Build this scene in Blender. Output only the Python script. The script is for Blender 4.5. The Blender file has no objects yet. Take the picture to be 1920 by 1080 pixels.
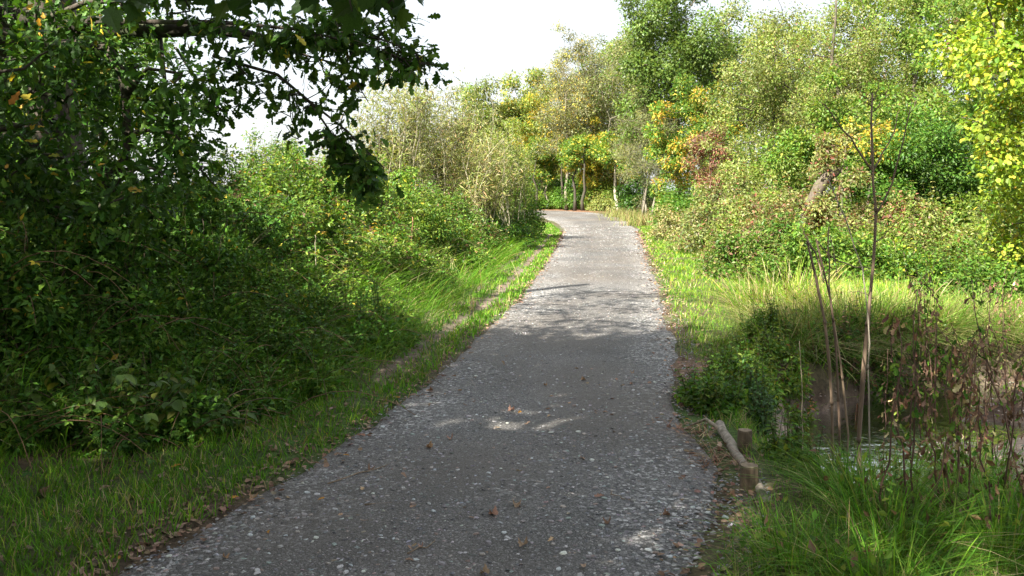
import bpy, math, random
import numpy as np
from mathutils import Vector, Matrix

rng = np.random.default_rng(11)
random.seed(11)
scene = bpy.context.scene
col = scene.collection

# ------------------------------------------------------------------ camera
F = 1663.0            # focal length in pixels of the 1920 wide frame
HZ = 368.0            # row of the horizon
EYE = 1.6
cam_d = bpy.data.cameras.new('camera')
cam = bpy.data.objects.new('camera', cam_d)
col.objects.link(cam)
cam.location = (0, 0, EYE)
cam.rotation_euler = (math.radians(90), 0, 0)
cam_d.sensor_width = 36.0
cam_d.lens = F / 1920.0 * 36.0
cam_d.shift_y = -(540 - HZ) / 1920.0
cam_d.clip_start = 0.05
cam_d.clip_end = 2000.0
scene.camera = cam

# ------------------------------------------------------------------ sky and sun
SUN_EL = math.radians(43.0)
SUN_AZ = math.radians(-138.0)        # clockwise from +Y: from behind the camera's left shoulder
sun_dir = Vector((math.sin(SUN_AZ) * math.cos(SUN_EL), math.cos(SUN_AZ) * math.cos(SUN_EL), math.sin(SUN_EL)))
world = bpy.data.worlds.new('World')
scene.world = world
world.use_nodes = True
wn = world.node_tree
wn.nodes.clear()
w_out = wn.nodes.new('ShaderNodeOutputWorld')
w_bg = wn.nodes.new('ShaderNodeBackground')
w_sky = wn.nodes.new('ShaderNodeTexSky')
w_sky.sky_type = 'NISHITA'
w_sky.sun_disc = False
w_sky.sun_elevation = SUN_EL
w_sky.sun_rotation = SUN_AZ
w_sky.air_density = 1.0
w_sky.dust_density = 4.0
w_sky.ozone_density = 1.0
w_mix = wn.nodes.new('ShaderNodeMixRGB')
w_mix.inputs[0].default_value = 0.5
w_mix.inputs[2].default_value = (8.4, 8.5, 8.6, 1)      # thin even veil of high cloud
w_bg.inputs[1].default_value = 0.05
wn.links.new(w_sky.outputs[0], w_mix.inputs[1])
wn.links.new(w_mix.outputs[0], w_bg.inputs[0])
wn.links.new(w_bg.outputs[0], w_out.inputs[0])

sun_l = bpy.data.lights.new('sun', 'SUN')
sun_l.energy = 5.0
sun_l.angle = math.radians(0.55)
sun_l.color = (1.0, 0.93, 0.80)
sun_o = bpy.data.objects.new('sun', sun_l)
col.objects.link(sun_o)
sun_o.rotation_euler = sun_dir.to_track_quat('Z', 'Y').to_euler()
sun_o.location = (-30, -10, 30)

scene.view_settings.view_transform = 'Standard'
scene.view_settings.look = 'None'
scene.view_settings.gamma = 1.0
scene.view_settings.exposure = 2.12
scene.view_settings.use_curve_mapping = False
scene.render.engine = 'CYCLES'
scene.cycles.max_bounces = 7
scene.cycles.diffuse_bounces = 4
scene.cycles.glossy_bounces = 2
scene.cycles.transmission_bounces = 4
scene.cycles.transparent_max_bounces = 6
scene.cycles.use_denoising = True
scene.cycles.sample_clamp_indirect = 6.0


# ------------------------------------------------------------------ helpers
def P(px, py, d):
    """world point seen at photo pixel (px, py) at depth d"""
    return np.array([(px - 960.0) / F * d, d, EYE + (HZ - py) / F * d])


def proj(p):
    p = np.asarray(p, float)
    y = np.maximum(p[..., 1], 0.05)
    return np.stack([960 + F * p[..., 0] / y, HZ + F * (EYE - p[..., 2]) / y], -1)


def sstep(a, b, x):
    t = np.clip((np.asarray(x, float) - a) / (b - a), 0, 1)
    return t * t * (3 - 2 * t)


_lat = np.random.default_rng(3).random((256, 256))


def vnoise(x, y, s=1.0, off=0):
    x = np.asarray(x, float) / s + 37.3 + off
    y = np.asarray(y, float) / s + 91.7 + off * 1.7
    xi = np.floor(x).astype(int); yi = np.floor(y).astype(int)
    fx = x - xi; fy = y - yi
    fx = fx * fx * (3 - 2 * fx); fy = fy * fy * (3 - 2 * fy)
    a = _lat[xi % 256, yi % 256]; b = _lat[(xi + 1) % 256, yi % 256]
    c = _lat[xi % 256, (yi + 1) % 256]; d = _lat[(xi + 1) % 256, (yi + 1) % 256]
    return (a * (1 - fx) + b * fx) * (1 - fy) + (c * (1 - fx) + d * fx) * fy


def norm(v):
    v = np.asarray(v, float)
    return v / np.maximum(np.linalg.norm(v, axis=-1, keepdims=True), 1e-9)


def frames(d, n, scale=1.0):
    """N rotation matrices: local Y along d, local Z near n"""
    y = norm(d)
    x = np.cross(y, n)
    bad = np.linalg.norm(x, axis=1) < 1e-3
    x[bad] = np.cross(y[bad], np.array([0.31, 0.77, 0.55]))
    x = norm(x)
    z = np.cross(x, y)
    M = np.stack([x, y, z], -1)
    s = np.broadcast_to(np.asarray(scale, float), (len(y),))
    return M * s[:, None, None]


class Proto:
    def __init__(self, verts, faces, smooth=False, shade=None):
        self.v = np.array(verts, float)
        self.l = np.concatenate([np.array(f, int) for f in faces])
        self.n = np.array([len(f) for f in faces], int)
        self.smooth = smooth
        self.shade = np.ones(len(self.v)) if shade is None else np.array(shade, float)


class Acc:
    """collects shapes that end up as ONE mesh"""
    def __init__(self):
        self.V = []; self.L = []; self.N = []; self.C = []; self.S = []; self.nv = 0

    def raw(self, v, l, n, c, smooth):
        v = np.asarray(v, float).reshape(-1, 3)
        self.V.append(v); self.L.append(np.asarray(l, int) + self.nv); self.N.append(np.asarray(n, int))
        c = np.broadcast_to(np.asarray(c, float), (len(v), 3))
        self.C.append(c); self.S.append(np.full(len(n), smooth)); self.nv += len(v)

    def inst(self, proto, M, T, tint):
        N = len(T)
        if N == 0:
            return
        V = len(proto.v)
        v = np.einsum('nij,vj->nvi', M, proto.v) + np.asarray(T)[:, None, :]
        l = (proto.l[None, :] + (np.arange(N) * V)[:, None]).ravel()
        n = np.tile(proto.n, N)
        c = (np.asarray(tint)[:, None, :] * proto.shade[None, :, None]).reshape(-1, 3)
        self.raw(v, l, n, c, proto.smooth)

    def tube(self, pts, rad, sides=5, tint=(1, 1, 1), cap=True):
        pts = np.asarray(pts, float); rad = np.broadcast_to(np.asarray(rad, float), (len(pts),))
        K = len(pts)
        tan = np.gradient(pts, axis=0)
        tan = norm(tan)
        ref = np.array([0.0, 0.0, 1.0]) if abs(tan[:, 2]).mean() < 0.8 else np.array([1.0, 0.0, 0.0])
        a = norm(np.cross(tan, ref)); b = np.cross(tan, a)
        th = np.arange(sides) * 2 * np.pi / sides
        ring = pts[:, None, :] + rad[:, None, None] * (np.cos(th)[None, :, None] * a[:, None, :] + np.sin(th)[None, :, None] * b[:, None, :])
        k = np.arange(K - 1)[:, None]; s = np.arange(sides)[None, :]
        q = np.stack([k * sides + s, k * sides + (s + 1) % sides, (k + 1) * sides + (s + 1) % sides, (k + 1) * sides + s], -1).reshape(-1, 4)
        l = q.ravel(); n = np.full(len(q), 4)
        if cap:
            l = np.concatenate([l, np.arange(sides)[::-1], (K - 1) * sides + np.arange(sides)])
            n = np.concatenate([n, [sides, sides]])
        self.raw(ring.reshape(-1, 3), l, n, tint, True)

    def blades(self, T, h, w, az, lean, bend, tint, seg=2):
        """grass blades: root T, height h, width w, azimuth az, lean and bend in metres per metre"""
        N = len(T)
        if N == 0:
            return
        h = np.broadcast_to(h, (N,)); w = np.broadcast_to(w, (N,)); lean = np.broadcast_to(lean, (N,)); bend = np.broadcast_to(bend, (N,))
        dirn = np.stack([np.cos(az), np.sin(az), np.zeros(N)], -1)
        fa = az + np.pi / 2 + rng.normal(0, 0.6, N)
        side = np.stack([np.cos(fa), np.sin(fa), np.zeros(N)], -1)
        rows = []
        for k in range(seg + 1):
            t = k / seg
            out = h * (lean * t + bend * t * t)
            up = h * (t - 0.40 * np.minimum(bend, 2.4) * t * t)
            p = T + dirn * out[:, None] + np.array([0, 0, 1.0]) * up[:, None]
            if k < seg:
                ww = (w * (1 - 0.55 * t))[:, None] * 0.5
                rows += [p - side * ww, p + side * ww]
            else:
                rows += [p]
        v = np.stack(rows, 1)
        nv = v.shape[1]
        faces = [(2 * k, 2 * k + 1, 2 * k + 3, 2 * k + 2) for k in range(seg - 1)] + [(2 * seg - 2, 2 * seg - 1, 2 * seg)]
        fl = np.concatenate([np.array(f) for f in faces]); fn = np.array([len(f) for f in faces])
        l = (fl[None] + (np.arange(N) * nv)[:, None]).ravel()
        sh = np.concatenate([[0.85 + 0.15 * k / seg] * (2 if k < seg else 1) for k in range(seg + 1)])
        c = (np.asarray(tint)[:, None, :] * sh[None, :, None]).reshape(-1, 3)
        self.raw(v.reshape(-1, 3), l, np.tile(fn, N), c, True)

    def mesh(self, name, mat, origin=(0, 0, 0)):
        V = np.concatenate(self.V) - np.asarray(origin, float)
        L = np.concatenate(self.L); N = np.concatenate(self.N)
        C = np.concatenate(self.C); S = np.concatenate(self.S)
        me = bpy.data.meshes.new(name)
        me.vertices.add(len(V)); me.vertices.foreach_set('co', V.astype(np.float32).ravel())
        me.loops.add(len(L)); me.loops.foreach_set('vertex_index', L.astype(np.int32))
        me.polygons.add(len(N))
        st = np.concatenate([[0], np.cumsum(N)[:-1]])
        me.polygons.foreach_set('loop_start', st.astype(np.int32))
        me.update(calc_edges=True)
        me.polygons.foreach_set('use_smooth', S.astype(bool))
        at = me.attributes.new('tint', 'FLOAT_COLOR', 'POINT')
        at.data.foreach_set('color', np.concatenate([C, np.ones((len(C), 1))], 1).astype(np.float32).ravel())
        me.materials.append(mat)
        return me

    def build(self, name, mat, parent=None, origin=None, kind=None):
        if not self.V:
            return None
        org = np.zeros(3) if origin is None else np.asarray(origin, float)
        me = self.mesh(name, mat, org)
        o = bpy.data.objects.new(name, me)
        col.objects.link(o)
        if parent is not None:
            o.parent = parent
            if parent.parent is None and origin is not None:
                o.location = (0, 0, 0)
        else:
            o.location = org
        if kind:
            o['kind'] = kind
        return o


def thing(name, label, cat, loc, group=None):
    o = bpy.data.objects.new(name, None)
    o.empty_display_size = 0.2
    col.objects.link(o)
    o.location = loc
    o['label'] = label; o['category'] = cat
    if group:
        o['group'] = group
    return o


def tag(o, label, cat, group=None):
    o['label'] = label; o['category'] = cat
    if group:
        o['group'] = group
    return o


# ------------------------------------------------------------------ materials
def new_mat(name):
    m = bpy.data.materials.new(name)
    m.use_nodes = True
    m.node_tree.nodes.clear()
    return m, m.node_tree.nodes, m.node_tree.links


def leaf_mat(name, transl=0.42, rough=0.5, spec=0.35, tr_gain=(1.35, 1.25, 0.55)):
    m, n, k = new_mat(name)
    out = n.new('ShaderNodeOutputMaterial')
    at = n.new('ShaderNodeAttribute'); at.attribute_name = 'tint'
    tc = n.new('ShaderNodeTexCoord')
    nz = n.new('ShaderNodeTexNoise'); nz.inputs['Scale'].default_value = 23.0; nz.inputs['Detail'].default_value = 3
    k.new(tc.outputs['Object'], nz.inputs['Vector'])
    mr = n.new('ShaderNodeMapRange'); mr.inputs[1].default_value = 0.3; mr.inputs[2].default_value = 0.7
    mr.inputs[3].default_value = 0.75; mr.inputs[4].default_value = 1.25
    k.new(nz.outputs['Fac'], mr.inputs[0])
    mul = n.new('ShaderNodeVectorMath'); mul.operation = 'SCALE'
    k.new(at.outputs['Color'], mul.inputs[0]); k.new(mr.outputs[0], mul.inputs['Scale'])
    pb = n.new('ShaderNodeBsdfPrincipled')
    pb.inputs['Roughness'].default_value = rough
    pb.inputs['Specular IOR Level'].default_value = spec
    k.new(mul.outputs[0], pb.inputs['Base Color'])
    tr = n.new('ShaderNodeBsdfTranslucent')
    tm = n.new('ShaderNodeVectorMath'); tm.operation = 'MULTIPLY'
    tm.inputs[1].default_value = tr_gain
    k.new(mul.outputs[0], tm.inputs[0]); k.new(tm.outputs[0], tr.inputs['Color'])
    mx = n.new('ShaderNodeMixShader'); mx.inputs[0].default_value = transl
    k.new(pb.outputs[0], mx.inputs[1]); k.new(tr.outputs[0], mx.inputs[2])
    k.new(mx.outputs[0], out.inputs['Surface'])
    return m


def solid_mat(name, rough=0.85, scale=30.0, lo=0.6, hi=1.35, bump=0.4, bdist=0.01, stretch=(1, 1, 1), spec=0.25, second=None):
    m, n, k = new_mat(name)
    out = n.new('ShaderNodeOutputMaterial')
    at = n.new('ShaderNodeAttribute'); at.attribute_name = 'tint'
    tc = n.new('ShaderNodeTexCoord')
    mp = n.new('ShaderNodeMapping'); mp.inputs['Scale'].default_value = stretch
    k.new(tc.outputs['Object'], mp.inputs['Vector'])
    nz = n.new('ShaderNodeTexNoise'); nz.inputs['Scale'].default_value = scale; nz.inputs['Detail'].default_value = 6
    k.new(mp.outputs[0], nz.inputs['Vector'])
    mr = n.new('ShaderNodeMapRange'); mr.inputs[1].default_value = 0.3; mr.inputs[2].default_value = 0.7
    mr.inputs[3].default_value = lo; mr.inputs[4].default_value = hi
    k.new(nz.outputs['Fac'], mr.inputs[0])
    mul = n.new('ShaderNodeVectorMath'); mul.operation = 'SCALE'
    k.new(at.outputs['Color'], mul.inputs[0]); k.new(mr.outputs[0], mul.inputs['Scale'])
    colr = mul.outputs[0]
    if second is not None:
        n2 = n.new('ShaderNodeTexNoise'); n2.inputs['Scale'].default_value = scale * 0.3; n2.inputs['Detail'].default_value = 5
        k.new(tc.outputs['Object'], n2.inputs['Vector'])
        r2 = n.new('ShaderNodeMapRange'); r2.inputs[1].default_value = 0.5; r2.inputs[2].default_value = 0.68
        k.new(n2.outputs['Fac'], r2.inputs[0])
        mx = n.new('ShaderNodeMixRGB'); mx.inputs[2].default_value = (*second, 1)
        k.new(r2.outputs[0], mx.inputs[0]); k.new(colr, mx.inputs[1])
        colr = mx.outputs[0]
    pb = n.new('ShaderNodeBsdfPrincipled')
    pb.inputs['Roughness'].default_value = rough
    pb.inputs['Specular IOR Level'].default_value = spec
    k.new(colr, pb.inputs['Base Color'])
    bp = n.new('ShaderNodeBump'); bp.inputs['Strength'].default_value = bump; bp.inputs['Distance'].default_value = bdist
    k.new(nz.outputs['Fac'], bp.inputs['Height']); k.new(bp.outputs[0], pb.inputs['Normal'])
    k.new(pb.outputs[0], out.inputs['Surface'])
    return m


M_LEAF = leaf_mat('leaf', rough=0.45, spec=0.3)
M_LEAF_SHADE = leaf_mat('leaf_shade', transl=0.30, rough=0.5, spec=0.16)  # leaf copy for shaded plants, duller and less translucent to look darker
M_GRASS = leaf_mat('grass_blade', transl=0.38, rough=0.55, spec=0.18, tr_gain=(1.2, 1.2, 0.6))
M_DRY = leaf_mat('dry_leaf', transl=0.12, rough=0.8, spec=0.15, tr_gain=(1.2, 1.0, 0.8))
M_BARK = solid_mat('bark', rough=0.9, scale=22, stretch=(1, 1, 0.25), bump=0.8, bdist=0.02, second=(0.05, 0.065, 0.03))
M_STEM = solid_mat('dry_stem', rough=0.8, scale=60, stretch=(1, 1, 0.12), lo=0.55, hi=1.3, bump=0.5, bdist=0.004)
M_STONE = solid_mat('stone', rough=0.55, scale=90, lo=0.75, hi=1.25, bump=0.25, bdist=0.003, spec=0.4)
M_WOOD = solid_mat('weathered_wood', rough=0.85, scale=40, stretch=(1, 1, 0.3), bump=0.7, bdist=0.006, second=(0.09, 0.085, 0.05))


def ground_mat():
    m, n, k = new_mat('soil')
    out = n.new('ShaderNodeOutputMaterial')
    at = n.new('ShaderNodeAttribute'); at.attribute_name = 'tint'
    tc = n.new('ShaderNodeTexCoord')
    n1 = n.new('ShaderNodeTexNoise'); n1.inputs['Scale'].default_value = 9; n1.inputs['Detail'].default_value = 9; n1.inputs['Roughness'].default_value = 0.7
    k.new(tc.outputs['Object'], n1.inputs['Vector'])
    mr = n.new('ShaderNodeMapRange'); mr.inputs[1].default_value = 0.3; mr.inputs[2].default_value = 0.72; mr.inputs[3].default_value = 0.5; mr.inputs[4].default_value = 1.45
    k.new(n1.outputs['Fac'], mr.inputs[0])
    vo = n.new('ShaderNodeTexVoronoi'); vo.inputs['Scale'].default_value = 38
    k.new(tc.outputs['Object'], vo.inputs['Vector'])
    v2 = n.new('ShaderNodeMapRange'); v2.inputs[1].default_value = 0.0; v2.inputs[2].default_value = 1.0; v2.inputs[3].default_value = 0.75; v2.inputs[4].default_value = 1.3
    sep = n.new('ShaderNodeSeparateColor'); k.new(vo.outputs['Color'], sep.inputs[0]); k.new(sep.outputs[0], v2.inputs[0])
    mm = n.new('ShaderNodeMath'); mm.operation = 'MULTIPLY'; k.new(mr.outputs[0], mm.inputs[0]); k.new(v2.outputs[0], mm.inputs[1])
    mul = n.new('ShaderNodeVectorMath'); mul.operation = 'SCALE'
    k.new(at.outputs['Color'], mul.inputs[0]); k.new(mm.outputs[0], mul.inputs['Scale'])
    pb = n.new('ShaderNodeBsdfPrincipled'); pb.inputs['Roughness'].default_value = 0.9; pb.inputs['Specular IOR Level'].default_value = 0.2
    k.new(mul.outputs[0], pb.inputs['Base Color'])
    bp = n.new('ShaderNodeBump'); bp.inputs['Strength'].default_value = 0.7; bp.inputs['Distance'].default_value = 0.03
    k.new(n1.outputs['Fac'], bp.inputs['Height']); k.new(bp.outputs[0], pb.inputs['Normal'])
    k.new(pb.outputs[0], out.inputs['Surface'])
    return m


def path_mat():
    """compacted slate chippings: pale chips in dark fines, finer and darker down the middle"""
    m, n, k = new_mat('slate_chippings')
    out = n.new('ShaderNodeOutputMaterial')
    tc = n.new('ShaderNodeTexCoord')
    at = n.new('ShaderNodeAttribute'); at.attribute_name = 'tint'      # r: how stony
    sp = n.new('ShaderNodeSeparateColor'); k.new(at.outputs['Color'], sp.inputs[0])
    big = n.new('ShaderNodeTexNoise'); big.inputs['Scale'].default_value = 1.3; big.inputs['Detail'].default_value = 6; big.inputs['Roughness'].default_value = 0.65
    k.new(tc.outputs['Object'], big.inputs['Vector'])
    dist = n.new('ShaderNodeTexNoise'); dist.inputs['Scale'].default_value = 40; dist.inputs['Detail'].default_value = 2
    k.new(tc.outputs['Object'], dist.inputs['Vector'])
    wv = n.new('ShaderNodeVectorMath'); wv.operation = 'MULTIPLY_ADD'
    wv.inputs[1].default_value = (0.02, 0.02, 0.02)
    k.new(dist.outputs['Color'], wv.inputs[0]); k.new(tc.outputs['Object'], wv.inputs[2])
    bsum = None
    cols = []
    for sc in (46.0, 120.0):
        vo = n.new('ShaderNodeTexVoronoi'); vo.inputs['Scale'].default_value = sc; vo.inputs['Randomness'].default_value = 1.0
        k.new(wv.outputs[0], vo.inputs['Vector'])
        s = n.new('ShaderNodeSeparateColor'); k.new(vo.outputs['Color'], s.inputs[0])
        cols.append((vo, s))
    # chip brightness from the coarse cells
    cr = n.new('ShaderNodeValToRGB')
    cr.color_ramp.elements[0].position = 0.0; cr.color_ramp.elements[0].color = (0.045, 0.0445, 0.0445, 1)
    cr.color_ramp.elements[1].position = 1.0; cr.color_ramp.elements[1].color = (0.42, 0.415, 0.41, 1)
    e = cr.color_ramp.elements.new(0.55); e.color = (0.125, 0.123, 0.121, 1)
    e = cr.color_ramp.elements.new(0.80); e.color = (0.21, 0.207, 0.205, 1)
    add = n.new('ShaderNodeMath'); add.operation = 'MULTIPLY_ADD'; add.inputs[1].default_value = 0.25; 
    k.new(sp.outputs[0], add.inputs[0]); k.new(cols[0][1].outputs[0], add.inputs[2])
    sb = n.new('ShaderNodeMath'); sb.operation = 'SUBTRACT'; sb.inputs[1].default_value = 0.14; k.new(add.outputs[0], sb.inputs[0])
    k.new(sb.outputs[0], cr.inputs[0])
    fr = n.new('ShaderNodeValToRGB')
    fr.color_ramp.elements[0].color = (0.070, 0.068, 0.067, 1); fr.color_ramp.elements[1].color = (0.30, 0.295, 0.29, 1)
    e = fr.color_ramp.elements.new(0.75); e.color = (0.145, 0.141, 0.138, 1)
    k.new(cols[1][1].outputs[1], fr.inputs[0])
    # which of the two sizes shows
    sel = n.new('ShaderNodeMapRange'); sel.inputs[1].default_value = 0.40; sel.inputs[2].default_value = 0.60
    bs = n.new('ShaderNodeMath'); bs.operation = 'MULTIPLY_ADD'; bs.inputs[1].default_value = 0.45; k.new(sp.outputs[0], bs.inputs[0]); k.new(big.outputs['Fac'], bs.inputs[2])
    bs2 = n.new('ShaderNodeMath'); bs2.operation = 'SUBTRACT'; bs2.inputs[1].default_value = 0.24; k.new(bs.outputs[0], bs2.inputs[0])
    k.new(bs2.outputs[0], sel.inputs[0])
    mx = n.new('ShaderNodeMixRGB'); k.new(sel.outputs[0], mx.inputs[0]); k.new(fr.outputs[0], mx.inputs[1]); k.new(cr.outputs[0], mx.inputs[2])
    # broad tone
    b2 = n.new('ShaderNodeTexNoise'); b2.inputs['Scale'].default_value = 0.55; b2.inputs['Detail'].default_value = 7; b2.inputs['Roughness'].default_value = 0.7
    k.new(tc.outputs['Object'], b2.inputs['Vector'])
    tr = n.new('ShaderNodeMapRange'); tr.inputs[1].default_value = 0.3; tr.inputs[2].default_value = 0.7; tr.inputs[3].default_value = 0.72; tr.inputs[4].default_value = 1.25
    k.new(b2.outputs['Fac'], tr.inputs[0])
    tone = n.new('ShaderNodeMath'); tone.operation = 'MULTIPLY'; k.new(tr.outputs[0], tone.inputs[0]); k.new(sp.outputs[1], tone.inputs[1])
    mul = n.new('ShaderNodeVectorMath'); mul.operation = 'SCALE'; k.new(mx.outputs[0], mul.inputs[0]); k.new(tone.outputs[0], mul.inputs['Scale'])
    gap = None
    for sc, amt in ((46.0, 0.6), (120.0, 0.45)):
        ve = n.new('ShaderNodeTexVoronoi'); ve.feature = 'DISTANCE_TO_EDGE'; ve.inputs['Scale'].default_value = sc
        k.new(wv.outputs[0], ve.inputs['Vector'])
        gm = n.new('ShaderNodeMapRange'); gm.inputs[1].default_value = 0.0; gm.inputs[2].default_value = 0.16; gm.inputs[3].default_value = 1.0 - amt; gm.inputs[4].default_value = 1.0
        k.new(ve.outputs['Distance'], gm.inputs[0])
        if gap is None:
            gap = gm.outputs[0]
        else:
            mg = n.new('ShaderNodeMath'); mg.operation = 'MULTIPLY'; k.new(gap, mg.inputs[0]); k.new(gm.outputs[0], mg.inputs[1]); gap = mg.outputs[0]
    gs = n.new('ShaderNodeVectorMath'); gs.operation = 'SCALE'; k.new(mul.outputs[0], gs.inputs[0]); k.new(gap, gs.inputs['Scale'])
    # a trace of earth
    earth = n.new('ShaderNodeMixRGB'); earth.inputs[2].default_value = (0.145, 0.122, 0.102, 1)
    k.new(sp.outputs[2], earth.inputs[0]); k.new(gs.outputs[0], earth.inputs[1])
    pb = n.new('ShaderNodeBsdfPrincipled'); pb.inputs['Roughness'].default_value = 0.62; pb.inputs['Specular IOR Level'].default_value = 0.4
    k.new(earth.outputs[0], pb.inputs['Base Color'])
    hb = n.new('ShaderNodeMath'); hb.operation = 'ADD'
    k.new(cols[0][1].outputs[1], hb.inputs[0]); k.new(gap, hb.inputs[1])
    bp = n.new('ShaderNodeBump'); bp.inputs['Strength'].default_value = 0.8; bp.inputs['Distance'].default_value = 0.012
    k.new(hb.outputs[0], bp.inputs['Height']); k.new(bp.outputs[0], pb.inputs['Normal'])
    k.new(pb.outputs[0], out.inputs['Surface'])
    return m


def water_mat():
    m, n, k = new_mat('stream_water')
    out = n.new('ShaderNodeOutputMaterial')
    tc = n.new('ShaderNodeTexCoord')
    nz = n.new('ShaderNodeTexNoise'); nz.inputs['Scale'].default_value = 9; nz.inputs['Detail'].default_value = 4
    k.new(tc.outputs['Object'], nz.inputs['Vector'])
    bp = n.new('ShaderNodeBump'); bp.inputs['Strength'].default_value = 0.35; bp.inputs['Distance'].default_value = 0.03
    k.new(nz.outputs['Fac'], bp.inputs['Height'])
    gl = n.new('ShaderNodeBsdfGlossy'); gl.inputs['Roughness'].default_value = 0.12; gl.inputs['Color'].default_value = (0.85, 0.86, 0.88, 1)
    k.new(bp.outputs[0], gl.inputs['Normal'])
    tp = n.new('ShaderNodeBsdfTransparent'); tp.inputs['Color'].default_value = (0.62, 0.55, 0.42, 1)
    fr = n.new('ShaderNodeFresnel'); fr.inputs['IOR'].default_value = 1.36
    k.new(bp.outputs[0], fr.inputs['Normal'])
    mx = n.new('ShaderNodeMixShader'); k.new(fr.outputs[0], mx.inputs[0]); k.new(tp.outputs[0], mx.inputs[1]); k.new(gl.outputs[0], mx.inputs[2])
    k.new(mx.outputs[0], out.inputs['Surface'])
    return m


M_SOIL = ground_mat(); M_PATH = path_mat(); M_WATER = water_mat()

# ------------------------------------------------------------------ lie of the land
LE_Y = np.array([-12, 0, 3.74, 5.41, 6.79, 9.78, 13.9, 23.8, 43, 50, 56, 62, 68, 76, 90])
LE_X = np.array([-3.6, -2.3, -1.73, -1.20, -.88, -.48, .12, 1.02, 2.5, 2.5, 1.7, -.6, -5, -14, -34])
RE_Y = np.array([-12, 0, 3.74, 4.5, 5.2, 6.16, 7.56, 9.78, 13.9, 23.8, 43, 53, 60, 66, 73, 82, 96])
RE_X = np.array([-.9, .25, .80, 1.12, 1.24, 1.18, 1.45, 1.82, 2.38, 3.65, 6.1, 6.9, 6.0, 3.2, -3, -13, -33])
LB_Y = np.array([-12, 0, 3, 5.5, 6.16, 7.56, 10.6, 15.5, 26, 51, 56, 62, 70])
LB_X = np.array([-4.6, -3.7, -3.3, -2.7, -2.1, -1.5, -1.10, -.72, 0.0, 1.2, .6, -2.5, -9])
le = lambda y: np.interp(y, LE_Y, LE_X)
re = lambda y: np.interp(y, RE_Y, RE_X)
lb = lambda y: np.interp(y, LB_Y, LB_X)
STREAM = np.array([[1.95, 5.5], [2.25, 6.3], [2.7, 7.3], [3.2, 8.2], [4.2, 9.0], [5.6, 9.4], [8.5, 9.8], [13, 11]])
WATER_Z = -0.50


def seg_dist(x, y, poly):
    x = np.asarray(x, float); y = np.asarray(y, float)
    best = np.full(np.broadcast(x, y).shape, 1e9)
    for (ax, ay), (bx, by) in zip(poly[:-1], poly[1:]):
        dx, dy = bx - ax, by - ay
        t = np.clip(((x - ax) * dx + (y - ay) * dy) / (dx * dx + dy * dy), 0, 1)
        best = np.minimum(best, np.hypot(x - ax - t * dx, y - ay - t * dy))
    return best


def bed(x, y):
    d = seg_dist(x, y, STREAM) + 0.12 * (vnoise(x, y, 0.5, 5) - 0.5)
    a = 0.66 * (1 - sstep(0.36, 0.66, d))
    e = np.hypot((np.asarray(x) - 4.5) / 2.5, (np.asarray(y) - 6.9) / 2.15)
    b = 0.44 * (1 - sstep(0.55, 1.05, e))
    return np.maximum(a, b) * sstep(re(y) + 0.30, re(y) + 0.85, x)


def height(x, y):
    x = np.asarray(x, float); y = np.asarray(y, float)
    on_path = sstep(0.0, 0.5, le(y) - x) + sstep(0.0, 0.5, x - re(y))
    z = 0.0 * x
    bank = sstep(0.0, 2.8, lb(y) - x) * (1 - sstep(46, 58, y)) * (0.9 + 0.35 * sstep(8, 20, y))
    z += bank
    z += 0.7 * sstep(0, 10, lb(y) - x - 3) * (1 - sstep(46, 60, y)) * sstep(9, 16, y)
    z += 0.55 * sstep(44, 66, y)
    z += 0.5 * sstep(3, 25, x - re(y)) * sstep(12, 30, y)
    z -= bed(x, y)
    z -= 0.10 * sstep(0.5, 1.6, x - re(y)) * (1 - sstep(9, 12, y))
    z += on_path * (0.10 * (vnoise(x, y, 0.9) - 0.5) + 0.035 * (vnoise(x, y, 0.25, 9) - 0.5) + 0.25 * (vnoise(x, y, 4.0, 2) - 0.5) * (bank + sstep(10, 20, np.abs(x))))
    # shallow wheel ruts beside the path on the left
    for o in (0.42, 0.86):
        z -= 0.035 * np.exp(-((x - (le(y) - o)) / 0.11) ** 2) * sstep(8, 12, y) * (1 - sstep(34, 42, y))
    return z


def H(x, y):
    return float(height(np.array([x]), np.array([y]))[0])


def axis(lo, hi, a, b, fine, grow=1.16):
    mid = list(np.arange(a, b + 1e-6, fine))
    s, v = fine, b
    out = []
    while v < hi:
        s *= grow; v += s; out.append(v)
    s, v = fine, a
    pre = []
    while v > lo:
        s *= grow; v -= s; pre.append(v)
    return np.array(pre[::-1] + mid + out)


gx = axis(-500, 500, -5.0, 7.0, 0.13, 1.14)
gy = axis(-60, 900, 2.5, 14.0, 0.13, 1.07)
GX, GY = np.meshgrid(gx, gy)
GZ = height(GX, GY)
GZ -= 0.05 * (sstep(-0.02, 0.25, GX - le(GY)) * sstep(-0.02, 0.25, re(GY) - GX))      # sunk under the path sheet
gv = np.stack([GX, GY, GZ], -1).reshape(-1, 3)
ny, nx = GX.shape
ii = (np.arange(ny - 1)[:, None] * nx + np.arange(nx - 1)[None]).ravel()
gq = np.stack([ii, ii + 1, ii + nx + 1, ii + nx], -1)
gravel_bank = sstep(0.10, 0.36, bed(GX, GY)).ravel()[:, None]
far_bank = (sstep(0.12, 0.3, bed(GX, GY)) * (1 - sstep(0.3, 0.6, bed(GX, GY))) * sstep(7.8, 8.4, GY)).ravel()[:, None]
soil = np.array([0.085, 0.06, 0.04]); grassy = np.array([0.050, 0.085, 0.020]); sandy = np.array([0.30, 0.235, 0.185]); shaded_soil = np.array([0.055, 0.036, 0.025])
gmix = np.clip(vnoise(GX, GY, 0.7, 4) * 1.4 - 0.2, 0, 1).ravel()[:, None]
gc = soil * (1 - gmix) + grassy * gmix
rut = np.zeros_like(GX)
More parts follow.
